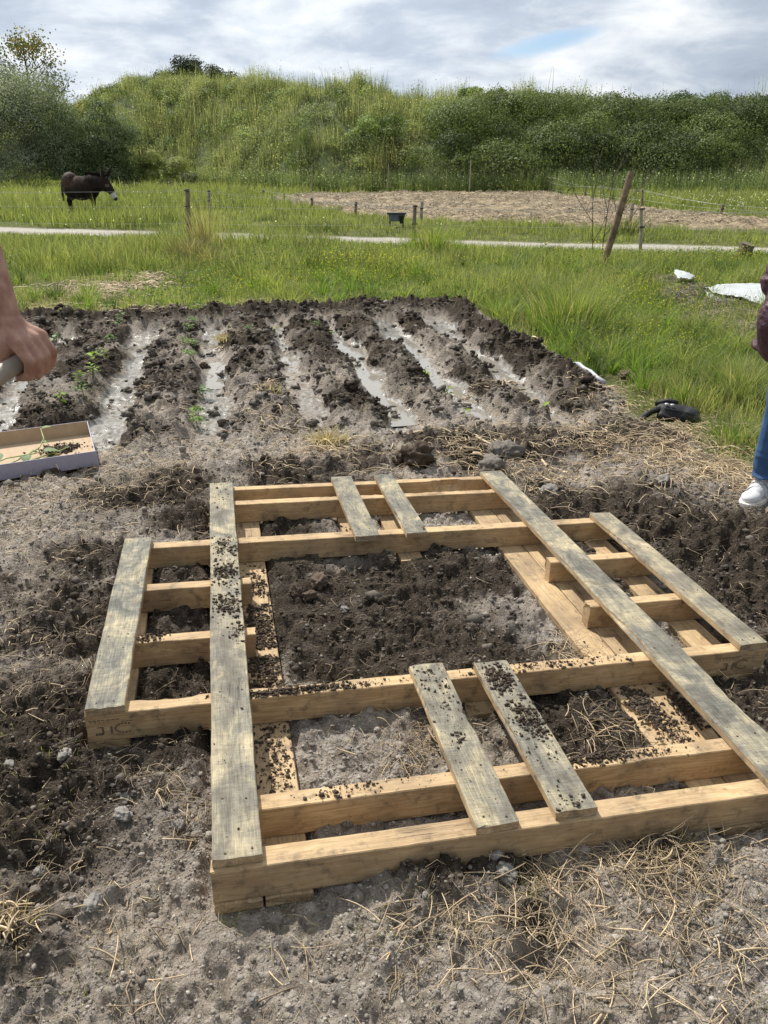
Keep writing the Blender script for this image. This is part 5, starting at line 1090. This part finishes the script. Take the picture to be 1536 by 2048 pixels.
def ell(c_, rx, ry, rz, rot=(0, 0, 0)):
    bm = bmesh.new(); bmesh.ops.create_icosphere(bm, subdivisions=3, radius=1, matrix=Matrix.Translation(c_) @ Euler(rot).to_matrix().to_4x4() @ Matrix.Diagonal((rx, ry, rz, 1))); return bm
def mapcol(me, fn):
    n = len(me.vertices); P = np.zeros(n * 3, np.float32); me.vertices.foreach_get('co', P); P = P.reshape(-1, 3); c_ = np.ones((n, 4), np.float32); c_[:, :3] = fn(P)
    a = me.color_attributes.new('col', 'FLOAT_COLOR', 'POINT'); a.data.foreach_set('color', c_.ravel())

# black waist bag
bg0 = at(1352, 838); BG = empty('waist_bag', (bg0.x, bg0.y, hz(bg0.x, bg0.y) - .01), R(-14), label='black waist bag with loose strap lying on the bare soil by the grass', cat='bag')
bf = simple('black_nylon', (.012, .012, .014), .6, .4, 30, .7, 120, 0, .35)
link('pouch', vox([ell((.0, .01, .055), .135, .075, .05, (.2, .12, 0)), ell((.07, .0, .05), .075, .07, .045), ell((-.07, .02, .065), .07, .06, .042), cap((-.1, -.035, .035), (.12, -.05, .03), .03)], .007, 5), bf, BG)
link('strap', merge([tube([(-.10, .0, .075), (-.17, -.03, .055), (-.22, -.09, .03), (-.25, -.135, .02)], [.022, .020, .019, .016], 6), tube([(-.14, .05, .09), (-.06, .06, .115), (.0, .03, .112)], [.018, .017, .015], 6)]), bf, BG, True)
link('zip', merge([tube([(-.09, -.035, .09), (.0, -.06, .085), (.12, -.055, .06)], [.004] * 3, 5)]), simple('dull_zip', (.06, .06, .065), .4, .2, 30, 0, 30, .4), BG)
for i, (a, b_, c_) in enumerate(((-.075, -.02, .112), (-.04, -.03, .112))):
    link('buckle', merge([ell((a, b_, c_), .014, .012, .008)]), simple('silver_buckle', (.5, .5, .5), .3, .1, 20, 0, 20, .7), BG)

# cardboard tray
z0 = .03
A_ = at(199, 931, z0); B_ = at(-60, 970, z0); dx_ = (B_ - A_).normalized(); BXH = .088
pk = at(177, 842, z0 + BXH); dpt = (pk - Vector((A_.x, A_.y, z0 + BXH))); nrm = Vector((-dx_.y, dx_.x, 0)); nrm = nrm if nrm.dot(dpt) > 0 else -nrm; Dp = dpt.dot(nrm)
skew = dpt.dot(dx_)
TR = empty('cardboard_tray', (A_.x, A_.y, z0), label='shallow white-sided cardboard tray with plant cuttings at the left edge', cat='box')
ang = math.atan2(-dx_.y, -dx_.x); TR.rotation_euler = (0, 0, ang)                # local -x runs away along the front, +y or so to the back
LB = .80; cbw = simple('shaded_white_card', (.40, .39, .49), .65, .05, 30, .05, 200); cbi = simple('brown_card', (.44, .33, .22), .85, .08, 25, .1, 150); cbe = simple('white_card', (.70, .74, .76), .6, .05, 30, .05, 200)  # outer white card tinted lilac: its shade is painted into the colour
def panel(name, quad, th, mi, mo, inward):
    """a card panel of real thickness: quad = 4 corners, th offset along inward"""
    bm = bmesh.new(); q = [Vector(v) for v in quad]; n_ = Vector(inward).normalized() * th; a = [bm.verts.new(v) for v in q]; b = [bm.verts.new(v + n_) for v in q]
    f0 = bm.faces.new(a); f1_ = bm.faces.new(list(reversed(b))); f1_.material_index = 1
    for i in range(4): f = bm.faces.new((a[i], b[i], b[(i + 1) % 4], a[(i + 1) % 4])); f.material_index = 0
    bmesh.ops.recalc_face_normals(bm, faces=bm.faces); me = bpy.data.meshes.new(name); bm.to_mesh(me); bm.free(); me.materials.append(mo); me.materials.append(mi); return link(name, me, None, TR)
sk = -skew
fr = [(-LB, 0, 0), (0, 0, 0), (-.004, -.006, BXH), (-LB, -.006, BXH)]; bk = [(-LB, Dp, 0), (sk, Dp, 0), (sk, Dp + .008, BXH), (-LB, Dp + .008, BXH)]
panel('front_wall', fr, .004, cbi, cbw, (0, 1, 0)); panel('back_wall', bk, .004, cbi, cbw, (0, -1, 0))
panel('end_wall', [(0, .004, 0), (sk, Dp - .004, 0), (sk - .006, Dp - .004, BXH * 1.0), (-.010, .004, BXH * .95)], .004, cbe, cbw, (-1, 0, 0))
panel('floor', [(-LB, .004, .004), (-.004, .004, .004), (sk - .004, Dp - .004, .004), (-LB, Dp - .004, .004)], .003, cbi, cbw, (0, 0, 1))
TRM = Matrix.Translation(TR.location) @ Matrix.Rotation(ang, 4, 'Z')
n = 420; P = []
for _ in range(n): P.append(TRM @ Vector((random.gauss(-.17, .06), random.gauss(Dp * .60, .045), .009 + random.random() * .006)))
V, F, cc = lumps(np.array(P), .0042 * np.exp(rng.normal(0, .5, n)), DARKC * rng.uniform(.8, 1.6, (n, 1)), (IV1, IF1)); tag(link('tray_soil', npmesh('tray_soil', V, F, cc), M['clod']), kind='stuff')
# cut stems with wilting leaves lying in the tray
def cutting(label, path, lv, colr, lsz):
    base = TRM @ Vector(path[0]); e = empty('plant_cutting', base, label=label, cat='cutting'); q = [TRM @ Vector(p) - base for p in path]
    link('stem', merge([tube(q, [.004] * (len(q) - 1) + [.002], 6)]), simple('pale_stem', (.34, .42, .16), .55, .15, 30, 0, 30), e, True); rd = random.Random(len(label))
    for (f, az, tilt, sc_) in lv:
        k = f * (len(q) - 1); i = min(int(k), len(q) - 2); p = q[i].lerp(q[i + 1], k - i); V, F = leafshape(lsz * sc_, lsz * sc_ * .85, .25, .3, 8)
        Mx = Matrix.Translation(p) @ Matrix.Rotation(az, 4, 'Z') @ Matrix.Rotation(-tilt, 4, 'Y'); V = np.array([tuple(Mx @ Vector(v)) for v in V])
        cr_ = np.array(colr) * rd.uniform(.8, 1.2); link('leaf', npmesh('leaf', V, F, np.tile(cr_, (len(V), 1))), M['leaf'], e, True)
cutting('long cutting with a broad pale leaf at the left edge of the tray', [(-.60, .16, .02), (-.45, .20, .05), (-.33, .24, .04), (-.25, .27, .035)], [(.22, 2.2, .5, 1.0), (.95, .6, .1, .9), (.6, -1.2, -.1, .7)], (.20, .27, .15), .10)
cutting('curved cutting rising above the back wall of the tray', [(-.56, .10, .012), (-.40, .20, .03), (-.28, .30, .05), (-.245, .36, .08), (-.25, .42, .125)], [(.98, .2, .5, .8), (.7, -.4, -.1, .5), (.4, .9, .1, .6)], (.22, .30, .13), .07)
cutting('thin cutting with dark wilted leaves on the tray floor', [(-.44, .17, .012), (-.36, .20, .014), (-.2, .28, .016), (-.12, .31, .03)], [(.1, -.6, .3, .9), (.9, 1.1, .1, .6), (.6, -1, 0, .5)], (.07, .09, .035), .075)

# ------------------------------------------------------------ donkey
dp = at(174, 424); k = 29.5
DK = empty('donkey', (dp.x, dp.y, hz(dp.x, dp.y)), R(-14), label='dark brown donkey with a white muzzle standing in the meadow, head lowered', cat='donkey'); DK.scale = (1.0,) * 3
b_ = [ell((-.46, 0, .86), .34, .27, .40), ell((-.10, 0, .76), .50, .30, .38), ell((.24, 0, .80), .34, .26, .38), ell((-.52, 0, .96), .22, .22, .29), ell((.30, 0, 1.0), .2, .14, .22),
      cap((.34, 0, .98), (.66, 0, .98), .22, .17), cap((.36, 0, .76), (.70, 0, .86), .20, .15), cap((.58, 0, .97), (.84, 0, .93), .19, .16), cap((.80, 0, .84), (.90, 0, .78), .17, .15),
      cap((.84, 0, .96), (1.02, 0, .70), .155, .125), cap((1.0, 0, .72), (1.13, 0, .50), .12, .085), cap((1.12, 0, .52), (1.17, 0, .44), .088, .075), ell((.9, 0, 1.03), .1, .09, .09)]
def qleg(x, y, hind):
    if hind: pts_ = [(x, y, .72), (x + .06, y, .52), (x - .07, y, .36), (x - .04, y, .12), (x, y, .05)]; rs = [.19, .12, .065, .048, .058]
    else: pts_ = [(x, y, .66), (x + .01, y, .48), (x + .01, y, .30), (x, y, .12), (x + .02, y, .05)]; rs = [.13, .085, .06, .046, .058]
    return [cap(pts_[i], pts_[i + 1], rs[i], rs[i + 1]) for i in range(4)]
for args in ((-.62, .14, 1), (-.48, -.14, 1), (.24, .12, 0), (.36, -.12, 0)): b_ += qleg(*args)
def ear(y, tx, ty): return [cap((.84, y, 1.06), (.84 + tx * .45, y + ty * .5, 1.25), .045, .062), cap((.84 + tx * .45, y + ty * .5, 1.25), (.84 + tx, y + ty, 1.46), .060, .018)]
b_ += ear(-.08, .06, -.05) + ear(.08, .26, .10)
me = vox(b_, .016, 4)
def dcol(P):
    base = np.array([.028, .0185, .015]); c_ = np.tile(base, (len(P), 1)); brown = np.exp(-((P[:, 0] + .35) / .38) ** 2 - ((P[:, 2] - .95) / .22) ** 2)[:, None] * (.7 + .5 * vn(P[:, 0] * 9, P[:, 2] * 9, 2))[:, None]; c_ = c_ + brown * np.array([.070, .038, .026])
    rump_highlight = (np.exp(-((P[:, 0] + .56) / .2) ** 2 - ((P[:, 2] - 1.24) / .08) ** 2))[:, None]; c_ = c_ * (1 - rump_highlight) + rump_highlight * np.array([.17, .15, .13])  # sun highlight on top of the rump, painted into the coat colour
    bel = sm(.50, .42, P[:, 2])[:, None] * (np.abs(P[:, 0] + .08) < .36)[:, None] * (P[:, 2] > .36)[:, None]; c_ = c_ * (1 - bel * .7) + bel * .7 * np.array([.22, .20, .175])
    d_ = (P[:, 0] - 1.02) * .50 + (.70 - P[:, 2]) * .86; mz = sm(.10, .15, d_)[:, None] * (P[:, 0] > .95)[:, None]; c_ = c_ * (1 - mz) + mz * np.array([.62, .60, .58])
    ns = sm(.27, .31, d_)[:, None] * (P[:, 0] > .9)[:, None]; c_ = c_ * (1 - ns) + ns * np.array([.05, .045, .045])
    for sy in (-1, 1):
        e_ = np.abs(np.sqrt(((P[:, 0] - .985) / 1.3) ** 2 + (P[:, 2] - .84) ** 2) - .034) < .012; e_ &= (P[:, 1] * sy > .04); c_[e_] = (.20, .175, .15)
    return c_
mapcol(me, dcol); link('body', me, colmat('donkey_coat', .85, .15, .5, 60), DK)
n = 2000; f = rng.random(n); mx_ = .16 + f * .72; mz_ = 1.15 - .04 * f ; V, F, cc = strips(np.stack([mx_, rng.normal(0, .03, n), mz_], 1), rng.uniform(.06, .13, n), np.full(n, .016), rng.choice([1.57, -1.57], n) + rng.normal(0, .5, n), rng.uniform(.02, .07, n), np.tile([.012, .009, .008], (n, 1)), 3)
link('mane', npmesh('mane', V, F, cc), M['straw'], DK)
me_b = me; nv_ = len(me_b.vertices); Pb = np.zeros(nv_ * 3, np.float32); me_b.vertices.foreach_get('co', Pb); Pb = Pb.reshape(-1, 3); kx = rng.integers(0, nv_, 9000); Pb = Pb[kx]; kx = (Pb[:, 0] < .9) & (Pb[:, 2] > .38); Pb = Pb[kx]; n = len(Pb)
V, F, cc = strips(Pb, -rng.uniform(.015, .05, n), np.full(n, .012), np.where(Pb[:, 1] > 0, 1.57, -1.57), rng.uniform(.01, .03, n), dcol(Pb), 3, twist=rng.normal(0, .5, n)); link('coat_hair', npmesh('coat_hair', V, F, cc), M['straw'], DK)
link('tail', vox([cap((-.76, 0, 1.02), (-.84, 0, .80), .04, .028), cap((-.84, 0, .80), (-.84, 0, .5), .026, .045), cap((-.84, 0, .5), (-.83, 0, .34), .045, .015)], .012, 3), simple('donkey_tail_hair', (.018, .013, .011), .9, .3, 40, .4, 60), DK)
for sy in (-.085, .085): link('eye', merge([ell((.985, sy * 1.25, .84), .02, .016, .018)]), simple('dark_eye', (.01, .008, .008), .15, .1, 10, 0, 10), DK)

# ------------------------------------------------------------ people
skin, t, p = newmat('skin'); c = N(t, 'ShaderNodeTexCoord'); n_ = N(t, 'ShaderNodeTexNoise', i_Scale=38, i_Detail=5); t.links.new(c.outputs['Object'], n_.inputs[0])
t.links.new(ramp(t, [(.35, (.30, .145, .095)), (.65, (.46, .26, .185))], n_.outputs[0]), p.inputs['Base Color']); p.inputs['Roughness'].default_value = .5
p.inputs['Subsurface Weight'].default_value = .12; p.inputs['Subsurface Radius'].default_value = (.01, .004, .002); p.inputs['Subsurface Scale'].default_value = 1
n2_ = N(t, 'ShaderNodeTexNoise', i_Scale=240, i_Detail=4); t.links.new(c.outputs['Object'], n2_.inputs[0]); bb = N(t, 'ShaderNodeBump', i_Strength=.35, i_Distance=.0016); t.links.new(n2_.outputs[0], bb.inputs['Height']); t.links.new(bb.outputs[0], p.inputs['Normal'])
def cam3(px, py, d): r = ray(px, py); return Vector((r[0] * d, r[1] * d, CAMH + r[2] * d))
def head_pieces(c_, face, up=Vector((0, 0, 1))):
    f = Vector(face).normalized(); s_ = up.cross(f).normalized(); g = lambda a, b, d: c_ + s_ * a + f * b + up * d
    rot = Matrix((s_, f, up)).transposed().to_euler()
    P = [ell(g(0, -.01, .03), .076, .095, .10, rot), ell(g(0, .03, -.04), .058, .068, .075, rot), cap(g(0, .075, .015), g(0, .103, -.018), .012, .017), ell(g(0, .075, -.09), .03, .025, .02, rot),
         cap(g(-.02, .088, -.052), g(.02, .088, -.052), .011), cap(g(-.02, .084, -.066), g(.02, .084, -.066), .011), cap(g(-.038, .078, .032), g(.038, .078, .032), .013)]
    for s2_ in (-1, 1): P += [ell(g(s2_ * .08, -.005, .0), .012, .02, .032, rot), ell(g(s2_ * .036, .066, -.02), .024, .02, .02, rot)]
    return P, g, rot
def add_eyes_hair(e, g, rot, hm):
    for s2_ in (-1, 1): link('eye', merge([ell(g(s2_ * .031, .08, .012), .013, .01, .009, rot)]), M['eye'], e)
    link('hair', vox([ell(g(0, -.022, .052), .086, .095, .09, rot), ell(g(0, -.05, .0), .078, .06, .08, rot)], .006, 3), hm, e, True)
M['eye'] = simple('eye_dark', (.03, .02, .015), .15, .1, 10, 0, 10)
# left person: bare forearm coming down into the frame, fist round the end of a wooden handle
W3 = cam3(16, 650, 1.42); EL = cam3(-100, 372, 1.36); ax = Vector((.36, .92, .08)).normalized()      # handle axis
HC = cam3(56, 714, 1.44)                                                                           # middle of grip
end = HC + ax * .052; hstart = HC - ax * .75 + Vector((-.12, 0, -.22))
hs2 = HC - ax * .10
PB = Vector((-1.42, 1.28, 0)); SH = Vector((-1.17, 1.36, 1.43))
bod = [cap(EL, EL.lerp(W3, .35), .044, .045), cap(EL.lerp(W3, .35), W3, .045, .027), cap(EL.lerp(W3, .3), EL.lerp(W3, .6), .040, .034), cap(SH, EL, .054, .046)]
dn_ = (HC - W3).normalized(); side = ax; nrmh = dn_.cross(side).normalized()
if nrmh.y > 0: nrmh = -nrmh                         # points towards the viewer: back of hand
K = []
palm_top = W3 + dn_ * .012
for i, (o_, ln) in enumerate(((-.030, 1.0), (-.010, 1.06), (.011, 1.0), (.031, .84))):                # knuckles along the handle, four fingers
    kn_ = HC + side * o_ - dn_ * .024 + nrmh * .026 + (-dn_) * (.004 if i in (1,) else 0)
    bod.append(cap(palm_top + side * o_ * .45 + nrmh * .004, kn_, .0175, .0128))
    j1 = HC + side * o_ + nrmh * .031 + dn_ * .012 * ln; j2 = HC + side * o_ + nrmh * .010 + dn_ * .033 * ln; j3 = HC + side * o_ - nrmh * .014 + dn_ * .027
    r0 = (.0102, .0106, .0101, .0088)[i]
    bod += [cap(kn_, j1, r0 * 1.12, r0), cap(j1, j2, r0, r0 * .94), cap(j2, j3, r0 * .94, r0 * .8)]
bod += [cap(W3, HC - dn_ * .03, .030, .029), cap(W3 + side * .006, HC + side * .018 - dn_ * .03 + nrmh * .010, .024, .020)]
th0 = W3 + dn_ * .03 - side * .020 - nrmh * .004; th1 = HC - side * .034 - dn_ * .022 - nrmh * .012; th2 = HC - side * .026 - dn_ * .0 - nrmh * .027; th3 = HC - side * .006 + dn_ * .020 - nrmh * .026
bod += [cap(th0, th1, .0175, .0135), cap(th1, th2, .0135, .0118), cap(th2, th3, .0112, .009)]
NK = PB + Vector((.06, .04, 1.47)); HD = PB + Vector((.12, .07, 1.64))
hp, gfun, hrot = head_pieces(HD, (.8, .5, -.1)); bod += hp
bod += [cap(NK - Vector((0, 0, .08)), HD - Vector((0, 0, .05)), .06, .055), cap(PB + Vector((0, .0, 1.0)), PB + Vector((.03, .02, 1.36)), .13, .15), cap(PB + Vector((-.0, -.10, 1.40)), SH, .06, .06),
        cap(PB + Vector((.0, .1, .95)), PB + Vector((.0, .12, .1)), .08, .045), cap(PB + Vector((.0, -.1, .95)), PB + Vector((.0, -.14, .1)), .08, .045)]
# second arm reaches for the handle farther down
SH2 = PB + Vector((.02, -.19, 1.40)); H2 = HC - ax * .42 + Vector((-.06, 0, -.10)); E2 = SH2.lerp(H2, .5) + Vector((0, -.06, -.12))
bod += [cap(PB + Vector((0, 0, 1.36)), SH2, .08, .06), cap(SH2, E2, .05, .042), cap(E2, H2 - (H2 - E2).normalized() * .04, .042, .028)]
d2 = (H2 - E2).normalized()
for o_ in (-.03, -.01, .011, .03): bod += [cap(H2 - d2 * .04 + side * o_ * .6, H2 + side * o_ + Vector((0, 0, .027)), .016, .011), cap(H2 + side * o_ + Vector((0, 0, .027)), H2 + side * o_ + d2 * .024, .011, .01), cap(H2 + side * o_ + d2 * .024, H2 + side * o_ - Vector((0, 0, .022)), .01, .008)]
bod += [cap(H2 - d2 * .03 - side * .03, H2 - side * .05 + Vector((0, 0, -.02)), .014, .01)]
PL = empty('person', PB, label='person at the left edge whose bare forearm grips a wooden handle', cat='person')
me = vox(bod, .003, 2); o = link('body', me, skin, PL); o.location = -PB
sh_ = simple('blue_tshirt', (.05, .08, .16), .85, .15, 12, .5, 60); tr_ = simple('work_trousers', (.10, .09, .075), .9, .2, 12, .5, 60)
o = link('shirt', vox([cap(PB + Vector((0, 0, .98)), PB + Vector((.03, .02, 1.34)), .155, .172), cap(PB + Vector((0, 0, 1.36)), SH, .10, .075), cap(SH, SH.lerp(EL, .42), .075, .068), cap(PB + Vector((0, 0, 1.36)), SH2, .1, .075), cap(SH2, SH2.lerp(E2, .5), .072, .066)], .012, 4), sh_, PL); o.location = -PB
o = link('trousers', vox([cap(PB + Vector((0, 0, .92)), PB + Vector((0, 0, 1.0)), .15, .155), cap(PB + Vector((0, .08, .88)), PB + Vector((0, .12, .12)), .105, .075), cap(PB + Vector((0, -.08, .88)), PB + Vector((0, -.14, .12)), .105, .075)], .012, 4), tr_, PL); o.location = -PB
for sy in (.12, -.14):
    o = link('boot', vox([cap(PB + Vector((0, sy, .12)), PB + Vector((0, sy, .06)), .055, .05), cap(PB + Vector((0, sy, .045)), PB + Vector((.16, sy * 1.2, .04)), .046, .042)], .01, 3), simple('brown_boot', (.06, .04, .025), .7, .2, 20, .3, 60), PL); o.location = -PB
tmp = len(bpy.data.objects); add_eyes_hair(PL, gfun, hrot, simple('dark_hair', (.02, .014, .01), .6, .3, 60, .6, 120))
for ch in PL.children:
    if ch.name.split('.')[0] in ('eye', 'hair'): ch.location = -PB
hn = empty('hoe', HC, label='smooth worn wooden tool handle gripped by the fist at the left edge', cat='tool')
f_ = (H2 - HC).normalized(); far_ = H2 + f_ * .55
link('handle', merge([cap(Vector((0, 0, 0)) + f_ * -.036, far_ - HC, .0165, .0175, 16)]), simple('worn_handle_wood', (.34, .29, .23), .5, .2, 25, .25, 60), hn, True)
link('blade', merge([tube([far_ - HC - f_ * .02, far_ - HC + f_ * .06], [.022, .022], 10), ell(far_ - HC + f_ * .06 + Vector((0, 0, -.08)), .07, .012, .09)]), simple('rusty_steel', (.12, .09, .07), .5, .3, 20, .3, 60, .6), hn)

# right person: velcro trainer, jeans and puffer jacket at the right edge
PR_ = Vector((1.97, 3.62, 0)); RP = empty('person', PR_, label='person at the right edge in plum puffer jacket, blue jeans and white strapped trainer', cat='person')
L = lambda x_, y_, z_: Vector((x_, y_, z_)) - PR_
gz0 = hz(1.80, 3.42)
ank = L(1.885, 3.53, gz0 + .12); knee = L(1.862, 3.45, .50 + gz0); hip = L(1.93, 3.62, .90)
ank2 = L(2.12, 3.72, gz0 + .12); knee2 = L(2.1, 3.58, .49); hip2 = L(2.08, 3.62, .90)
HD2 = L(1.97, 3.58, 1.60); hp, gfun, hrot = head_pieces(HD2, (-.3, -.9, -.2))
ELB = L(1.775, 3.60, 1.05); SHR = L(1.87, 3.63, 1.37); WR = L(1.86, 3.45, .93)
bd = hp + [cap(L(1.99, 3.64, 1.35), HD2 - Vector((0, 0, .06)), .055, .05), cap(L(2.0, 3.63, .95), L(2.0, 3.63, 1.3), .12, .13), cap(hip, knee, .085, .058), cap(knee, ank, .055, .04), cap(hip2, knee2, .085, .058), cap(knee2, ank2, .055, .04),
    cap(L(2.0, 3.63, 1.33), SHR, .07, .05), cap(SHR, ELB, .045, .038), cap(ELB, WR, .036, .027)]
def hand(W_, d_, s_, n__):
    P = [cap(W_, W_ + d_ * .06, .026, .03)]
    for i, o_ in enumerate((-.028, -.009, .010, .028)):
        a = W_ + d_ * .075 + s_ * o_; b2_ = a + d_ * .035 + n__ * .008; c2_ = b2_ + d_ * .022 + n__ * .016; P += [cap(W_ + d_ * .03 + s_ * o_ * .7, a, .014, .0105), cap(a, b2_, .0105, .0095), cap(b2_, c2_, .0095, .008)]
    P += [cap(W_ + d_ * .02 - s_ * .022, W_ + d_ * .05 - s_ * .045 + n__ * .01, .014, .011), cap(W_ + d_ * .05 - s_ * .045 + n__ * .01, W_ + d_ * .08 - s_ * .045 + n__ * .02, .011, .009)]
    return P
dW = (WR - ELB).normalized(); bd += hand(WR, dW, Vector((0, 0, 1)).cross(dW).normalized(), Vector((.7, .2, 0)))
SH3 = L(2.20, 3.63, 1.37); EL3 = L(2.27, 3.62, 1.10); WR3 = L(2.22, 3.45, .92); bd += [cap(L(2.0, 3.63, 1.33), SH3, .07, .05), cap(SH3, EL3, .045, .038), cap(EL3, WR3, .036, .027)]
dW = (WR3 - EL3).normalized(); bd += hand(WR3, dW, -Vector((0, 0, 1)).cross(dW).normalized(), Vector((-.7, .2, 0)))
link('body', vox(bd, .006, 3), skin, RP)
for ch in (0,): add_eyes_hair(RP, gfun, hrot, simple('brown_hair', (.05, .03, .018), .6, .3, 60, .6, 120))
jm = simple('plum_nylon', (.070, .030, .042), .48, .12, 9, .55, 26, 0, .4)
jk = []
for i in range(7):                                                            # quilted rolls round the body and along the sleeve
    zc = .80 + i * .093; wv = .235 - .012 * abs(i - 1); jk += [ell(L(1.985, 3.63, zc), wv, .17, .062)]
jk += [ell(L(1.985, 3.63, .76), .245, .18, .055), cap(L(1.99, 3.63, .8), L(1.99, 3.63, 1.34), .165, .16)]
for a_, b_2 in ((SHR, ELB), (SH3, EL3)):
    jk.append(cap(a_, b_2, .064))
    for i in range(7): q = a_.lerp(b_2, i / 6); jk.append(ell(q, .071, .073, .030, (random.uniform(-.2, .2), .25 + random.uniform(-.2, .2), 0)))
for a_, b_2 in ((ELB, WR), (EL3, WR3)):
    jk.append(cap(a_, b_2, .058, .05))
    for i in range(4): q = a_.lerp(b_2, i / 3.6); jk.append(ell(q, .066, .045, .055, (random.uniform(-.3, .3), 0, random.uniform(-.3, .3))))
# flaring pocket side seen at the frame edge
jk += [cap(L(1.83, 3.55, .79), L(1.765, 3.50, .90), .10, .085), cap(L(1.77, 3.50, .93), L(1.80, 3.52, 1.05), .085, .075)]
for nd_ in jm.node_tree.nodes:
    if nd_.type == 'BUMP': nd_.inputs['Distance'].default_value = .03; nd_.inputs['Strength'].default_value = .8
o = link('jacket', vox(jk, .009, 3), jm, RP)
jn, t, p = newmat('blue_denim'); c = N(t, 'ShaderNodeTexCoord'); n_ = N(t, 'ShaderNodeTexNoise', i_Scale=9, i_Detail=5); t.links.new(c.outputs['Object'], n_.inputs[0])
wv_ = N(t, 'ShaderNodeTexNoise', i_Scale=420, i_Detail=2); t.links.new(c.outputs['Object'], wv_.inputs[0])
t.links.new(mixc(t, .35, ramp(t, [(.35, (.012, .045, .13)), (.62, (.035, .105, .24)), (.75, (.08, .17, .32))], n_.outputs[0]), ramp(t, [(.4, (.02, .06, .15)), (.6, (.07, .14, .27))], wv_.outputs[0])), p.inputs['Base Color']); p.inputs['Roughness'].default_value = .85
b2 = N(t, 'ShaderNodeBump', i_Strength=.6, i_Distance=.008); t.links.new(n_.outputs[0], b2.inputs['Height']); t.links.new(b2.outputs[0], p.inputs['Normal'])
jl = []
for (h_, k_, a_) in ((hip, knee, ank), (hip2, knee2, ank2)):
    jl += [cap(h_, k_, .108, .084), cap(k_, a_ + Vector((0, 0, .05)), .082, .070)]
    for i in range(4): q = a_.lerp(k_, .05 + i * .10); jl.append(ell(q + Vector((random.uniform(-.006, .006), -.004, 0)),   .074, .078, .015, (random.uniform(-.35, .35), random.uniform(-.3, .3), 0)))
jl += [cap(hip, hip2, .12, .12)]
link('jeans', vox(jl, .008, 2), jn, RP)
ws3 = simple('strap_leather', (.50, .51, .53), .6, .06, 40, .3, 90)
ws = simple('white_leather', (.66, .67, .68), .5, .04, 30, .15, 60); ws2 = simple('white_rubber', (.72, .68, .62), .6, .06, 30, .1, 60)
def shoe(a_, az):
    """trainer: sole with rounded toe, upper, tongue and two straps; toe along -y before turning"""
    rot = Matrix.Rotation(az, 4, 'Z'); org = Vector((a_.x, a_.y, a_.z - .115)); T_ = lambda q: [(org + (rot @ Vector(v))) for v in q]
    def loft(profile, z0_, z1_, sc0=1.0, sc1=1.0):
        bm = bmesh.new(); rings = []
        for zi, s_ in ((z0_, sc0), (z0_ + .003, sc0 * 1.03), (z1_ - .003, sc1 * 1.03), (z1_, sc1)): rings.append([bm.verts.new(org + (rot @ Vector((x_ * s_, y_ * s_ - .05 * (1 - s_), zi)))) for x_, y_ in profile])
        for i in range(3):
            for j in range(len(profile)): bm.faces.new((rings[i][j], rings[i][(j + 1) % len(profile)], rings[i + 1][(j + 1) % len(profile)], rings[i + 1][j]))
        bm.faces.new(list(reversed(rings[0]))); bm.faces.new(rings[-1]); return bm
    prof = []
    for i in range(28):
        a = 2 * math.pi * i / 28; yy = -.055 + .135 * math.sin(a) * -1; wv = .047 * (1 + .12 * math.cos((yy + .12) * 20)) if yy < -.02 else .039; prof.append((wv * math.copysign(abs(math.cos(a)) ** .62, math.cos(a)), yy))
    link('sole', merge([loft(prof, .0, .026)]), ws2, RP)
    ps_ = [ell(org + (rot @ Vector((0, -.125, .040))), .044, .058, .030, (0, 0, az)), ell(org + (rot @ Vector((0, -.06, .052))), .042, .07, .040, (.25, 0, az)), ell(org + (rot @ Vector((0, .01, .062))), .038, .06, .05, (0, 0, az)), cap(org + (rot @ Vector((0, .02, .06))), org + (rot @ Vector((0, .005, .115))), .040, .040), ell(org + (rot @ Vector((0, .05, .055))), .033, .03, .055, (0, 0, az))]
    link('shoe_upper', vox(ps_, .005, 3), ws, RP)
    link('tongue', vox([cap(org + (rot @ Vector((0, -.035, .095))), org + (rot @ Vector((0, -.018, .135))), .020, .022)], .005, 2), ws, RP)
    for (yy, zz2, hw_) in ((-.075, .084, .038), (-.042, .104, .037)):
        pth_ = []
        for k_ in range(9):
            a = math.pi * (k_ / 8); pth_.append(org + (rot @ Vector((math.cos(a) * (hw_ + .006), yy + .012 * math.cos(a), zz2 - .045 + .051 * math.sin(a) ** .8))))
        bm = bmesh.new(); rows = []
        for q in pth_:
            dirv = rot.to_3x3() @ Vector((0, .013, .006)); up_ = (q - org - Vector((0, 0, .04))).normalized() * .004
            rows.append([bm.verts.new(q - dirv - up_), bm.verts.new(q + dirv - up_), bm.verts.new(q + dirv + up_ * .4), bm.verts.new(q - dirv + up_ * .4)])
        for i in range(8):
            for j in range(4): bm.faces.new((rows[i][j], rows[i][(j + 1) % 4], rows[i + 1][(j + 1) % 4], rows[i + 1][j]))
        bm.faces.new(rows[0]); bm.faces.new(rows[-1]); link('strap', merge([bm]), ws3, RP)
shoe(ank + Vector((0, 0, -.005)), R(-48)); shoe(ank2 + Vector((0, .02, 0)), R(-8))
print('scene done')
